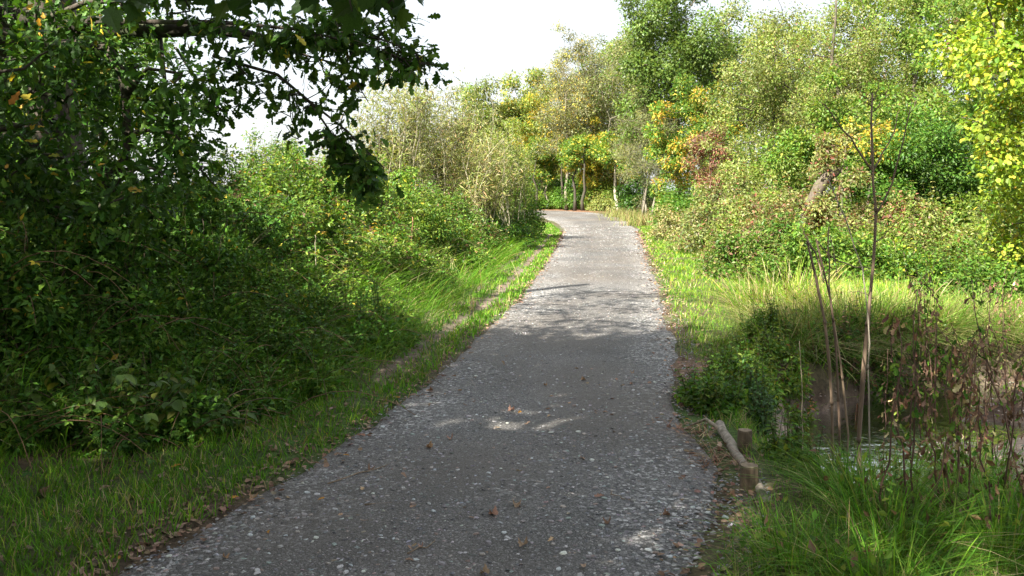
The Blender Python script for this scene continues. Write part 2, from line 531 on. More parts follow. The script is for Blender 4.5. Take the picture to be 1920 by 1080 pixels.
for o in (0.42, 0.86):
    rut = np.maximum(rut, np.exp(-((GX - (le(GY) - o)) / 0.15) ** 2) * sstep(6.5, 8.5, GY) * (1 - sstep(36, 44, GY)))
rut = rut.ravel()[:, None]
gc = gc * (1 - rut) + np.array([0.16, 0.125, 0.10]) * rut
patch = np.exp(-(((GX - 1.75) / 0.28) ** 2 + ((GY - 8.3) / 0.5) ** 2)).ravel()[:, None]
gc = gc * (1 - patch) + np.array([0.16, 0.10, 0.065]) * patch
far_soil = sstep(60, 64, GY).ravel()[:, None] * (1 - sstep(76, 84, GY)).ravel()[:, None]
gc = gc * (1 - 0.8 * far_soil) + np.array([0.20, 0.10, 0.06]) * 0.8 * far_soil
gc = gc * (1 - gravel_bank) + sandy * gravel_bank
gc = gc * (1 - far_bank) + shaded_soil * far_bank  # bank face soil darkened to paint in the shade of the undercut
ga = Acc(); ga.raw(gv, gq.ravel(), np.full(len(gq), 4), gc, True)
ground = ga.build('ground', M_SOIL, kind='structure')

# path sheet
cy = np.concatenate([np.arange(-8, 16, 0.1), np.arange(16, 90, 0.4)])
NU = 41
uu = np.linspace(0, 1, NU)
lx = le(cy) + 0.16 * (vnoise(cy, cy * 0, 0.35, 1) - 0.5) + 0.14 * (vnoise(cy, cy * 0, 1.7, 3) - 0.5)
rx_ = re(cy) + 0.12 * (vnoise(cy, cy * 0, 0.45, 7) - 0.5) + 0.12 * (vnoise(cy, cy * 0, 1.5, 8) - 0.5)
PX = lx[:, None] * (1 - uu) + rx_[:, None] * uu
PY = np.repeat(cy[:, None], NU, 1)
edge = np.abs(uu - 0.5) * 2
PZ = 0.55 * sstep(44, 66, PY) + 0.016 * (1 - edge[None] ** 4) - 0.004 + 0.016 * (vnoise(PX, PY, 0.35, 2) - 0.5) + 0.02 * (vnoise(PX, PY, 1.1, 6) - 0.5) - 0.03 * (edge[None] > 0.99)
wander = 0.10 * (vnoise(PY, PY * 0, 3.0, 33) - 0.5)
worn = np.exp(-((uu[None] + wander - 0.36) / 0.10) ** 2) + np.exp(-((uu[None] + wander - 0.68) / 0.11) ** 2)
stony = np.clip(0.42 + 0.75 * edge[None] ** 2 - 0.30 * worn + 0.7 * (vnoise(PX, PY, 0.7, 11) - 0.5), 0, 1)
tone = 1.5 * np.clip(1.04 - 0.16 * worn + 0.4 * (vnoise(PX, PY, 1.2, 12) - 0.5) + 0.25 * (vnoise(PX, PY, 0.3, 13) - 0.5), 0.5, 1.5)
earthy = np.clip(0.26 + 0.45 * sstep(0.86, 1.0, edge[None]) + 0.7 * (vnoise(PX, PY, 0.9, 15) - 0.55) + 0.9 * sstep(62, 68, PY), 0, 0.9)
pc = np.stack([stony, tone, earthy], -1).reshape(-1, 3)
n_y = len(cy)
ii = (np.arange(n_y - 1)[:, None] * NU + np.arange(NU - 1)[None]).ravel()
pq = np.stack([ii, ii + 1, ii + NU + 1, ii + NU], -1)
pa = Acc(); pa.raw(np.stack([PX, PY, PZ], -1).reshape(-1, 3), pq.ravel(), np.full(len(pq), 4), pc, True)
path = pa.build('path', M_PATH, kind='structure')


def path_z(x, y):
    e = np.abs((x - le(y)) / (re(y) - le(y)) - 0.5) * 2
    return 0.55 * sstep(44, 66, y) + 0.016 * (1 - np.minimum(e, 1) ** 4) - 0.004 + 0.016 * (vnoise(x, y, 0.35, 2) - 0.5) + 0.02 * (vnoise(x, y, 1.1, 6) - 0.5)


# stream: a ribbon along the bed
sx = []
tpar = np.linspace(0, 1, 60)
seglen = np.concatenate([[0], np.cumsum(np.hypot(*np.diff(STREAM, axis=0).T))]); seglen /= seglen[-1]
sc_ = np.stack([np.interp(tpar, seglen, STREAM[:, 0]), np.interp(tpar, seglen, STREAM[:, 1])], -1)
tn = norm(np.gradient(sc_, axis=0)); nn = np.stack([-tn[:, 1], tn[:, 0]], -1)
ws = np.linspace(-1.1, 1.0, 12)
SW = sc_[:, None, :] + nn[:, None, :] * ws[None, :, None]
SZ = WATER_Z + 0.012 * (vnoise(SW[..., 0], SW[..., 1], 0.12, 21) - 0.5)
ii = (np.arange(59)[:, None] * 12 + np.arange(11)[None]).ravel()
sq = np.stack([ii, ii + 1, ii + 13, ii + 12], -1)
sa = Acc(); sa.raw(np.concatenate([SW, SZ[..., None]], -1).reshape(-1, 3), sq.ravel(), np.full(len(sq), 4), (1, 1, 1), True)
stream = sa.build('stream_water', M_WATER, kind='structure')

# ------------------------------------------------------------------ leaf shapes (unit length along +Y, base at the origin)
def fan(outline, centre=(0, 0.45, 0), cup=0.12, droop=0.0):
    o = np.array(outline, float)
    v = [[*centre[:2], -0.02]]
    for x, y in o:
        v.append([x, y, cup * abs(x) - droop * y * y])
    f = [(0, i + 1, (i + 1) % len(o) + 1) for i in range(len(o))]
    return v, f


def mirror(half):
    """right half from base to tip -> closed outline"""
    return half + [(-x, y) for x, y in half[::-1] if abs(x) > 1e-6]


LEAF4 = Proto([[0, 0, 0], [.27, .45, .08], [0, 1, -.06], [-.27, .45, .08]], [(0, 1, 2), (0, 2, 3)])
LEAF1 = Proto([[-.26, .1, 0], [.26, .1, .05], [0, 1, -.05]], [(0, 1, 2)])
LEAFN = Proto([[0, 0, 0], [.085, .4, .02], [0, 1, -.10], [-.085, .4, .02]], [(0, 1, 2), (0, 2, 3)])
LEAFR = Proto([[0, 0, 0], [.36, .3, .06], [.33, .75, .04], [0, 1, -.06], [-.33, .75, .04], [-.36, .3, .06]], [(0, 1, 2, 3), (0, 3, 4, 5)])
_ov = [(0, 0), (.20, .16), (.30, .40), (.24, .68), (0, 1)]
LEAFO = Proto([[0, 0, 0], [.20, .16, .05], [.30, .42, .08], [.22, .70, .0], [0, 1, -.2], [-.22, .70, .0], [-.30, .42, .08], [-.20, .16, .05], [0, .45, -.0]],
              [(0, 1, 2, 8), (8, 2, 3), (8, 3, 4), (8, 4, 5), (8, 5, 6), (0, 8, 6, 7)], True)
_mp = [(0, 0), (.10, -.04), (.30, .03), (.34, .12), (.28, .17), (.48, .24), (.60, .38), (.47, .44), (.40, .42), (.42, .56), (.36, .66), (.24, .60), (.20, .66), (.18, .80), (.10, .84), (0, 1.0)]
LEAFM = Proto(*fan(mirror(_mp), (0, .30, 0), .14, .18))
_ok = [(0, 0), (.03, .10), (.10, .16), (.06, .24), (.17, .34), (.20, .42), (.11, .46), (.24, .58), (.26, .68), (.15, .70), (.20, .84), (.12, .94), (0, 1.0)]
LEAFK = Proto(*fan(mirror(_ok), (0, .5, 0), .15, .14))
LEAFKS = Proto(*fan([(0, 0), (.12, .2), (.08, .3), (.24, .5), (.13, .6), (.2, .8), (0, 1), (-.22, .78), (-.13, .62), (-.23, .45), (-.08, .3), (-.12, .18)], (0, .5, 0), .15, .14))


def _tri():
    v = []; f = []
    for a, s, o in ((0, 1.0, (0, .35)), (1.15, .8, (.03, .3)), (-1.15, .8, (-.03, .3))):
        c, sn = math.cos(a), math.sin(a)
        b = len(v)
        for x, y, z in ([0, 0, 0], [.26, .4, .07], [0, .95, -.08], [-.26, .4, .07]):
            x *= s; y *= s
            v.append([o[0] + c * x + sn * y, o[1] - sn * x + c * y, z])
        f += [(b, b + 1, b + 2), (b, b + 2, b + 3)]
    return Proto(np.array(v) * 0.75, f)


LEAFT = _tri()


def _curl(seed):
    r = np.random.default_rng(seed)
    o = mirror(_mp if seed == 4 else _ok)
    v = [[0, .45, 0]]
    ax = r.uniform(1.2, 2.6); ay = r.uniform(.4, 1.6); ph = r.uniform(0, 6)
    for x, y in o:
        v.append([x * (1 - .35 * ax * x * x), y, ax * x * x * .9 + .12 * math.sin(5 * y + ph) + ay * .25 * (y - .5) ** 2])
    return Proto(v, [(0, i + 1, (i + 1) % len(o) + 1) for i in range(len(o))])


CURLS = [_curl(s) for s in range(6)]


def _chip(seed):
    r = np.random.default_rng(seed)
    k = r.integers(5, 8)
    th = np.sort(np.arange(k) / k * 2 * np.pi + r.uniform(-.35, .35, k))
    rad = r.uniform(.75, 1.1, k); asp = r.uniform(.5, .9)
    hz = r.uniform(.16, .34)
    top = np.stack([np.cos(th) * rad * .8, np.sin(th) * rad * asp * .8, hz + r.uniform(-.07, .07, k)], -1)
    bot = np.stack([np.cos(th) * rad, np.sin(th) * rad * asp, np.full(k, -.12)], -1)
    v = np.concatenate([bot, top])
    f = [(i, (i + 1) % k, k + (i + 1) % k, k + i) for i in range(k)] + [tuple(range(k, 2 * k))]
    return Proto(v, f)


CHIPS = [_chip(s) for s in range(8)]
GRIT = []
for s_ in range(6):
    r_ = np.random.default_rng(900 + s_)
    GRIT.append(Proto([[-1, -.5 * r_.uniform(.6, 1.2), -.1], [.9, -.6, -.1], [1, .6 * r_.uniform(.6, 1.2), -.1], [-.8, .6, -.1], [r_.uniform(-.5, .1), r_.uniform(-.2, .2), .30], [r_.uniform(.1, .6), r_.uniform(-.2, .2), .26]],
                      [(0, 1, 5, 4), (1, 2, 5), (2, 3, 4, 5), (3, 0, 4)]))

# palettes: (colour, weight); dark and lit greens partly paint in shade and sun
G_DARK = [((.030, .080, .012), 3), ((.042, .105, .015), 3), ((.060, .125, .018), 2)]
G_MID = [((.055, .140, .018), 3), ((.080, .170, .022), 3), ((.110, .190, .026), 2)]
G_LIT = [((.110, .195, .026), 3), ((.150, .230, .034), 3), ((.200, .250, .042), 2)]
G_BRIGHT = [((.190, .300, .030), 3), ((.260, .350, .035), 3), ((.33, .36, .04), 1)]
G_OLIVE = [((.215, .255, .080), 3), ((.270, .290, .100), 3), ((.165, .215, .060), 2)]  # olive lightened and greyed to imitate veiling glare
G_GREY = [((.170, .185, .090), 3), ((.220, .220, .115), 2), ((.135, .160, .070), 2)]
GRASS = [((.075, .205, .016), 3), ((.110, .260, .020), 3), ((.165, .310, .026), 2)]
YELLOW = [((.52, .41, .05), 3), ((.44, .39, .06), 3), ((.56, .36, .05), 1)]
ORANGE = [((.46, .27, .05), 3), ((.50, .34, .05), 2), ((.40, .19, .06), 1)]
STRAW = [((.42, .34, .18), 3), ((.34, .27, .14), 2), ((.50, .42, .25), 1)]
BROWN = [((.19, .11, .07), 3), ((.25, .16, .105), 2), ((.12, .07, .045), 2)]
REDDISH = [((.22, .085, .06), 3), ((.28, .14, .09), 2), ((.16, .10, .07), 2)]


def tints(pal, n, jit=0.18):
    c = np.array([p[0] for p in pal]); w = np.array([p[1] for p in pal], float); w /= w.sum()
    k = rng.choice(len(pal), n, p=w)
    t = c[k] * rng.normal(1, jit, (n, 1)).clip(.45, 1.7)
    return t * rng.normal(1, 0.06, (n, 3)).clip(.8, 1.2)


def mixpal(*pw):
    return [(c, w * f / sum(x[1] for x in p)) for p, f in pw for c, w in p]


# ------------------------------------------------------------------ trees and shrubs
UP = np.array([0, 0, 1.0])


def rand_dirs(n):
    return norm(rng.normal(size=(n, 3)))


def skeleton(acc, roots, nodes, r_tip, tint, sides=5, penalty=0.5, wob=0.06):
    """grow branches from the root nodes to every clump centre; pipe-model radii"""
    pts = [np.array(r) for r in roots]; par = [-1] * len(pts)
    for i in range(1, len(pts)):
        par[i] = i - 1
    depth = [0.0] * len(pts)
    order = np.argsort(np.min(np.linalg.norm(nodes[:, None] - np.array(pts)[None], axis=2), axis=1))
    n_trunk = len(pts)
    for oi in order:
        c = nodes[oi]
        A = np.array(pts)
        d = np.linalg.norm(A - c, axis=1) + penalty * np.array(depth) + np.maximum(0, A[:, 2] - c[2]) * 1.2
        j = int(np.argmin(d))
        mid = (A[j] + c) / 2 + rng.normal(0, wob, 3) * np.linalg.norm(A[j] - c) + np.array([0, 0, .05 * np.linalg.norm(A[j] - c)])
        pts.append(mid); par.append(j); depth.append(depth[j] + .5 * np.linalg.norm(A[j] - c))
        pts.append(c); par.append(len(pts) - 2); depth.append(depth[-1] + .5 * np.linalg.norm(A[j] - c))
    cnt = np.ones(len(pts))
    for i in range(len(pts) - 1, 0, -1):
        if par[i] >= 0:
            cnt[par[i]] += cnt[i]
    for i in range(n_trunk, len(pts)):
        a, b = pts[par[i]], pts[i]
        ra = r_tip * cnt[par[i]] ** .5 if par[i] >= n_trunk else r_tip * cnt[i] ** .5 * 1.1
        rb = r_tip * cnt[i] ** .5
        m = (a + b) / 2 + rng.normal(0, wob * .5, 3) * np.linalg.norm(a - b)
        acc.tube([a, m, b], [ra, (ra + rb) / 2, rb], sides, tint, cap=False)
    return pts


def clump_leaves(acc, cen, rad, n, proto, size, pal, flat=.75, droop=.25, upn=.8, shell=.45, patch=None, jit=.18, keep=None, uo=.5, nz=.45):
    """n leaves spread over the clumps; returns nothing, adds to acc"""
    cen = np.asarray(cen); rad = np.broadcast_to(rad, (len(cen),))
    w = rad ** 2 / np.sum(rad ** 2)
    k = rng.choice(len(cen), n, p=w)
    u = rand_dirs(n)
    q = cen[k] + u * (rad[k] * rng.random(n) ** shell)[:, None] * np.array([1, 1, flat])
    d = u * .7 + rng.normal(0, .55, (n, 3)) - UP * droop
    nn_ = UP * upn + u * uo + rng.normal(0, nz, (n, 3))
    s = size * rng.uniform(.65, 1.25, n)
    t = tints(pal, n, jit)
    cb = rng.normal(1, .16, (len(cen), 1)).clip(.6, 1.5)
    t = t * cb[k]
    if patch is not None:
        ppal, frac = patch
        sel = rng.random(len(cen)) < frac
        hit = sel[k] & (rng.random(n) < .8)
        t[hit] = tints(ppal, int(hit.sum()), jit)
    if keep is not None:
        m = keep(q)
        q, d, nn_, s, t = q[m], d[m], nn_[m], s[m], t[m]
    acc.inst(proto, frames(d, nn_, s), q, t)


def envelope(n, c, r, shell=.38, low=-1.0, seed=0, rough=.28):
    """clump centres in a lumpy ellipsoid"""
    r_ = np.random.default_rng(seed + 100)
    out = []
    ph = r_.uniform(0, 6.28, 6)
    while len(out) < n:
        u = norm(r_.normal(size=3))
        if u[2] < low:
            continue
        a = math.atan2(u[1], u[0])
        lump = 1 + rough * (math.sin(2 * a + ph[0]) * .5 + math.sin(3 * a + 4 * u[2] + ph[1]) * .5 + math.sin(5 * a - 3 * u[2] + ph[2]) * .35)
        out.append(np.array(c) + u * np.array(r) * lump * r_.random() ** shell)
    return np.array(out)


def tree(name, label, cat, base, crown_c, crown_r, n_cl, cl_r, n_leaf, proto, size, pal, bark=(.10, .085, .065), r_trunk=.14, patch=None, flat=.8,
         low=-.9, seed=0, twigs=0, twig_len=.5, stems=1, lean=(0, 0), mat=None, keep=None, keep_cl=None, droop=.25, rough=.28, twig_tint=None, group=None, jit=.18, upn=.8):
    bx, by = base
    bz = H(bx, by) - .05
    if by > 20:
        n_leaf = int(n_leaf * 1.3); size *= .95
    if by > 27 and proto is LEAF4:
        proto = LEAF1; size *= 1.12
    root = thing(name, label, cat, (bx, by, bz), group)
    cc = np.array([bx + crown_c[0], by + crown_c[1], bz + crown_c[2]])
    cen = envelope(n_cl, cc, crown_r, low=low, seed=seed, rough=rough)
    if keep_cl is not None:
        cen = cen[keep_cl(cen)]
    rad = cl_r * rng.uniform(.6, 1.25, len(cen))
    tr = Acc(); br = Acc()
    top = cc + np.array([lean[0], lean[1], crown_r[2] * .45])
    for s_ in range(stems):
        b0 = np.array([bx, by, bz]) + (0 if stems == 1 else 1) * np.array([rng.uniform(-.25, .25) * stems ** .5, rng.uniform(-.2, .2) * stems ** .5, 0])
        tp = top + (0 if stems == 1 else 1) * rng.normal(0, .28, 3) * np.array(crown_r)
        ts = np.linspace(0, 1, 7)
        line = b0[None] * (1 - ts[:, None]) + tp[None] * ts[:, None] + rng.normal(0, .025, (7, 3)) * np.linalg.norm(tp - b0) * np.sin(ts * np.pi)[:, None]
        rr = r_trunk / stems ** .4 * (1 - .8 * ts) * (1 + .25 * np.exp(-ts * 18))
        tr.tube(line, rr, 9, bark)
        sel = np.arange(len(cen)) % stems == s_
        if sel.any():
            skeleton(br, line[2:], cen[sel], max(.006, r_trunk * .05), bark, 5)
    if twigs:
        tt = bark if twig_tint is None else twig_tint
        for c, r in zip(cen, rad):
            for _ in range(twigs):
                u = norm(rng.normal(size=3) + np.array([0, 0, .5]))
                e = c + u * twig_len * rng.uniform(.5, 1.2)
                m_ = (c + e) / 2 + rng.normal(0, .05, 3) * twig_len
                br.tube([c, m_, e], [.008, .006, .003], 3, np.array(tt) * rng.uniform(.7, 1.2), cap=False)
    tr.build('trunk', M_BARK, root, (bx, by, bz))
    br.build('branches', M_BARK, root, (bx, by, bz), kind='stuff')
    cr = Acc()
    clump_leaves(cr, cen, rad, n_leaf, proto, size, pal, flat=flat, droop=droop, patch=patch, keep=keep, jit=jit if by < 27 else .12, upn=upn if by < 27 else .6, uo=.5 if by < 27 else 1.1, nz=.45 if by < 27 else .30)
    cr.build('crown', mat or M_LEAF, root, (bx, by, bz), kind='stuff')
    return root


def bush(name, label, cat, base, r, h, n_leaf, proto, size, pal, patch=None, seed=0, stems=10, stem_tint=(.11, .085, .05), mat=None, clumps=None, group=None, cl=.30, droop=.25, flat=.8, jit=.2, shoots=0, shoot_h=.35, canes=0, thick=.007, keep=None, z_off=0.0, upn=.8):
    """mound of leaves on arching stems; r=(rx, ry)"""
    bx, by = base
    bz = H(bx, by) - .03 + z_off
    root = thing(name, label, cat, (bx, by, bz), group)
    if by > 22 and proto is LEAF4:
        proto = LEAF1; size *= 1.12
    n_cl = clumps or max(12, int(10 * r[0] * r[1] / (cl * cl) * .35))
    r_ = np.random.default_rng(seed + 500)
    cen = []
    ph = r_.uniform(0, 6.28, 4)
    while len(cen) < n_cl:
        a = r_.uniform(0, 2 * np.pi); q = r_.random() ** .5
        x = bx + r[0] * q * math.cos(a); y = by + r[1] * q * math.sin(a)
        hh = h * (1 - q ** 2.2) ** .6 * (.30 + 1.3 * float(vnoise(x, y, .42 + .012 * by, seed % 50)))
        z = H(x, y) + z_off + max(.08, hh) * r_.random() ** .35
        cen.append((x, y, z))
    cen = np.array(cen)
    rad = cl * r_.uniform(.6, 1.3, len(cen))
    st = Acc()
    idx = r_.permutation(len(cen))[:stems]
    for i in idx:
        e = cen[i] + np.array([0, 0, cl * .6])
        b = np.array([bx + (e[0] - bx) * .35, by + (e[1] - by) * .35, 0]); b[2] = H(b[0], b[1]) + z_off - .03
        m_ = b * .45 + e * .55 + np.array([0, 0, .22 * np.linalg.norm(e - b)]) + r_.normal(0, .05, 3)
        ts = np.linspace(0, 1, 6)[:, None]
        line = b * (1 - ts) ** 2 + 2 * m_ * ts * (1 - ts) + e * ts ** 2
        st.tube(line, np.linspace(thick * 1.3, thick * .5, 6), 4, np.array(stem_tint) * r_.uniform(.7, 1.3), cap=False)
    st.build('stems', M_STEM, root, (bx, by, bz), kind='stuff')
    cr = Acc()
    clump_leaves(cr, cen, rad, n_leaf, proto, size, pal, flat=flat, droop=droop, patch=patch, jit=jit, keep=keep, upn=upn)
    for i in range(canes):
        c = cen[r_.integers(0, len(cen))] - np.array([0, 0, .1])
        az = r_.uniform(0, 6.283); L_ = r_.uniform(.5, 1.1)
        pk = c + np.array([math.cos(az) * L_ * .4, math.sin(az) * L_ * .4, .45 * L_])
        e = c + np.array([math.cos(az) * L_, math.sin(az) * L_, .02 * L_])
        ts = np.linspace(0, 1, 8)[:, None]
        ln = c * (1 - ts) ** 2 + 2 * pk * ts * (1 - ts) + e * ts ** 2
        cr.tube(ln, np.linspace(.005, .002, 8), 3, np.array([.16, .10, .06]) * r_.uniform(.7, 1.6), cap=False)
        k_ = 7
        d_ = np.stack([np.cos(az + np.where(np.arange(k_) % 2, 1.2, -1.2)), np.sin(az + np.where(np.arange(k_) % 2, 1.2, -1.2)), np.full(k_, -.2)], -1)
        cr.inst(LEAFT, frames(d_, UP + rng.normal(0, .3, (k_, 3)), size * 1.25), ln[1:], tints(pal, k_, jit))
    for i in range(shoots):
        c = cen[r_.integers(0, len(cen))]
        hh = shoot_h * r_.uniform(.5, 1.3)
        e = c + np.array([r_.normal(0, .25) * hh, r_.normal(0, .25) * hh, hh + rad.mean() * .5])
        nl = 10
        t = np.repeat(np.linspace(.25, 1, nl // 2), 2)[:, None]
        pos = c * (1 - t) + e * t
        az = r_.uniform(0, 6.283) + np.arange(nl) * np.pi + (np.arange(nl) // 2) * 1.57 + r_.normal(0, .3, nl)
        d_ = np.stack([np.cos(az), np.sin(az), np.full(nl, -.25)], -1)
        tp = tints(pal, 1, jit) * r_.uniform(.9, 1.25)
        cr.inst(LEAF4, frames(d_, UP + rng.normal(0, .3, (nl, 3)), size * 1.1 * np.linspace(1.1, .6, nl)), pos, tp * rng.normal(1, .12, (nl, 1)))
        cr.tube([c, e], [.004, .002], 3, (.10, .11, .04), cap=False)
    cr.build('foliage', mat or M_LEAF, root, (bx, by, bz), kind='stuff')
    return root

def gp(px, d):
    """ground plan position under photo column px at depth d"""
    return ((px - 960.0) / F * d, d)


BK = (.10, .085, .065); BK_PALE = (.24, .21, .16); BK_DARK = (.06, .05, .04)

# ---- far trees around the bend
tree('alder_tree', 'tall dense dark green alder, the highest tree behind the bend', 'tree', gp(1272, 52), (0, 0, 8.8), (4.0, 3.4, 6.4), 90, 1.15, 32000, LEAF4, .20, [((.095, .160, .030), 3), ((.125, .185, .038), 3), ((.070, .130, .024), 2)], r_trunk=.24, seed=1, upn=.9)
tree('alder_tree', 'green alder with pale olive tips beside the tallest tree', 'tree', gp(1405, 57), (0, 0, 8.6), (3.2, 2.6, 5.4), 60, .95, 16000, LEAF4, .20, mixpal((G_OLIVE, 2), (G_MID, 1)), r_trunk=.2, seed=2, twigs=6, twig_len=1.2, twig_tint=(.26, .24, .17))
tree('maple_tree', 'green maple with an orange top in front of the tall alder', 'tree', gp(1300, 44), (0, 0, 4.4), (2.1, 1.9, 2.9), 90, .5, 17000, LEAF4, .15, mixpal((G_MID, 3), (G_LIT, 2), (YELLOW, .5)), r_trunk=.12, patch=(mixpal((ORANGE, 1), (YELLOW, 1), (G_LIT, 1.4)), .40), seed=3)
tree('maple_tree', 'small multi-stemmed maple turning yellow beside the bend of the path', 'tree', gp(1122, 67), (0, 0, 3.9), (2.8, 2.0, 2.3), 60, .5, 11000, LEAF4, .19, mixpal((YELLOW, 3), (G_LIT, 4), (ORANGE, .5)), bark=BK_PALE, r_trunk=.10, stems=5, seed=4)
tree('willow_tree', 'pale grey twiggy willow with few leaves behind the yellow maple', 'tree', gp(1105, 72), (0, 0, 7.4), (4.0, 3.0, 6.2), 110, .9, 17000, LEAFN, .26, mixpal((G_GREY, 3), (YELLOW, .6)), bark=(.22, .20, .15), r_trunk=.16, stems=3, twigs=14, twig_len=1.3, twig_tint=(.30, .28, .21), seed=5)
tree('willow_tree', 'greyish thin-leaved willow between yellow maple and orange-topped maple', 'tree', gp(1215, 52), (0, 0, 4.0), (1.9, 1.8, 3.6), 60, .7, 13000, LEAFN, .22, mixpal((G_GREY, 3), (G_OLIVE, 1)), bark=(.20, .18, .14), r_trunk=.12, stems=4, twigs=12, twig_len=.9, twig_tint=(.26, .24, .18), seed=6)
tree('maple_tree', 'green and gold maple over the far end of the path', 'tree', gp(1018, 75), (0, 0, 6.2), (3.0, 2.6, 4.7), 50, .75, 13000, LEAF4, .19, mixpal((G_LIT, 3), (G_OLIVE, 1), (YELLOW, .8)), r_trunk=.15, patch=(YELLOW, .15), seed=7)
tree('birch_tree', 'tall thin birch with pale yellow top behind the bend', 'tree', gp(1062, 68), (0, 0, 8.0), (2.4, 2.0, 5.2), 60, .8, 9000, LEAF4, .17, mixpal((YELLOW, .5), (G_GREY, 3), (G_OLIVE, 1)), bark=BK_PALE, r_trunk=.14, twigs=12, twig_len=1.4, twig_tint=(.32, .29, .20), seed=8)
tree('willow_tree', 'tall dense grey green willow left of the alder', 'tree', gp(1165, 68), (0, 0, 7.4), (3.6, 2.8, 6.4), 90, .95, 16000, LEAF4, .17, mixpal((G_GREY, 3), (G_OLIVE, 2), (G_MID, 1)), bark=(.2, .18, .14), r_trunk=.16, stems=3, twigs=8, twig_len=1.2, twig_tint=(.28, .26, .2), seed=15)
tree('ash_tree', 'rounded olive green tree left of the bend behind willow stems', 'tree', gp(905, 80), (0, 0, 6.4), (3.6, 3.0, 4.6), 60, 1.0, 13000, LEAF4, .25, mixpal((G_OLIVE, 2), (G_LIT, 2)), r_trunk=.14, seed=9)
tree('ash_tree', 'yellowish green tree rising over the dark bush at the bend', 'tree', gp(975, 84), (0, 0, 6.8), (3.4, 2.8, 5.8), 70, 1.0, 14000, LEAF4, .25, mixpal((G_LIT, 2), (G_OLIVE, 2), (YELLOW, .7)), r_trunk=.13, seed=10)
for i, (px, d, h, lab) in enumerate([(940, 84, 9.0, 'far tree behind the olive tree, hazy green top'), (1010, 92, 13.0, 'far grey green tree showing its thin top in the sky gap'),
                                     (1085, 86, 13.0, 'far pale tree behind the twiggy willow'), (1180, 80, 15.5, 'far green tree behind the twiggy willows, at the alder edge'),
                                     (1500, 62, 12.5, 'far green tree behind the hawthorns, below the sky gap'), (1620, 64, 16.5, 'far light green tree over the hawthorn tops'),
                                     (1760, 62, 18.0, 'tall far green tree at the top edge behind the bright tree'), (1890, 60, 17.0, 'far green tree behind the bright yellow green tree')]):
    tree('background_tree', lab, 'tree', gp(px, d), (0, 0, h * .55), (3.6, 3.0, h * .46), 40, 1.2, 9000, LEAF4, .30, mixpal((G_LIT, 2), (G_OLIVE, 2), (G_MID, 1)), r_trunk=.2, seed=20 + i, group='trees in the background belt')
# slender trunks in the dark hollow beyond the bend
for i, (px, d, h, pale, lab) in enumerate([(1028, 71, 3.6, 1, 'pale slender leaning trunk at the far end of the path'), (1055, 70, 4.4, 0, 'dark upright trunk at the far bend'),
                                           (1078, 66, 4.4, 0, 'thin dark sapling just right of the dark trunk'), (1093, 64, 4.2, 0, 'thin dark sapling leaning towards the yellow maple'),
                                           (1006, 70, 4.6, 0, 'thin sapling left of the pale leaning trunk'), (1160, 58, 4.0, 1, 'pale thin sapling right of the yellow maple')]):
    tree('sapling', lab, 'tree', gp(px, d), (-.3 if pale else .1, 0, h), (1.1, 1.0, 1.3), 16, .5, 3200, LEAF4, .17, mixpal((G_MID, 2), (G_LIT, 2), (YELLOW, .5)), bark=(.34, .30, .23) if pale else BK_DARK, r_trunk=.13, seed=40 + i, group='slender trunks beyond the bend')
for i, (px, d, rx, h, pal, lab) in enumerate([(985, 76, 1.8, 1.7, G_MID, 'low green bush at the very end of the path, its outer corner'), (1062, 72, 2.6, 1.5, G_LIT, 'low bright bush behind the dark far trunk'),
                                              (1120, 71, 2.4, 1.7, G_MID, 'ivy green bush around the foot of the yellow maple'), (1215, 56, 2.4, 2.1, G_DARK, 'dark bush under the grey willow and orange-topped maple'),
                                              (1165, 74, 4.0, 3.0, G_DARK, 'dark thicket deep behind the maple stems'), (1050, 80, 5.0, 3.4, G_DARK, 'dark thicket closing the view beyond the bend'), (895, 60, 2.0, 2.6, G_MID, 'bushy thicket left of the far bend'), (1085, 67.8, 1.7, 1.9, G_MID, 'leafy bush hiding the feet of the thin far saplings'), (1132, 66, 1.6, 1.5, G_LIT, 'light green bush before the stems of the yellow maple'), (1045, 71, 1.6, 1.5, G_MID, 'green bush between the pale and the dark far trunk')]):
    bush('far_bush', lab, 'bush', gp(px, d), (rx, 1.4), h, int(2600 * rx), LEAF4, .17, pal, seed=60 + i, cl=.5, group='bushes at the far bend')
for i, (px, d, rx, h, pal, lab) in enumerate([(1400, 38, 2.6, 3.6, G_LIT, 'green bush filling the gap between orange-topped maple and hawthorn'), (1330, 48, 3.0, 3.4, G_MID, 'bushy thicket at the foot of the tall alder'),
                                              (1450, 46, 3.0, 4.0, G_LIT, 'thicket behind the trunks of the broad hawthorn'), (1560, 42, 3.4, 4.0, G_MID, 'thicket behind the taller hawthorn'), (1690, 30, 2.6, 3.0, G_MID, 'thicket at the foot of the light green ash'),
                                              (1830, 22, 2.2, 2.4, G_MID, 'shady thicket below the bright yellow green tree'), (1940, 20, 2.0, 2.4, G_LIT, 'thicket at the picture edge below the bright tree'), (1140, 64, 1.4, .7, G_OLIVE, 'low weeds in front of the yellow maple stems'),
                                              (1268, 42, 1.2, 1.7, G_MID, 'dark green bush left of the orange-topped maple foot'), (1022, 75, 2.2, 1.3, G_LIT, 'low green weeds beside the last stretch of path'), (1080, 96, 8.0, 6.5, G_MID, 'tall far thicket in the distance beyond the bend'), (860, 70, 6.0, 5.0, G_LIT, 'far thicket behind the pale willows')]):
    bush('thicket', lab, 'thicket', gp(px, d), (rx, 1.6), h, int(3600 * rx), LEAF4, .09 + .0014 * d, pal, seed=160 + i, cl=.5, group='thickets among the trees', shoots=30, shoot_h=.7)
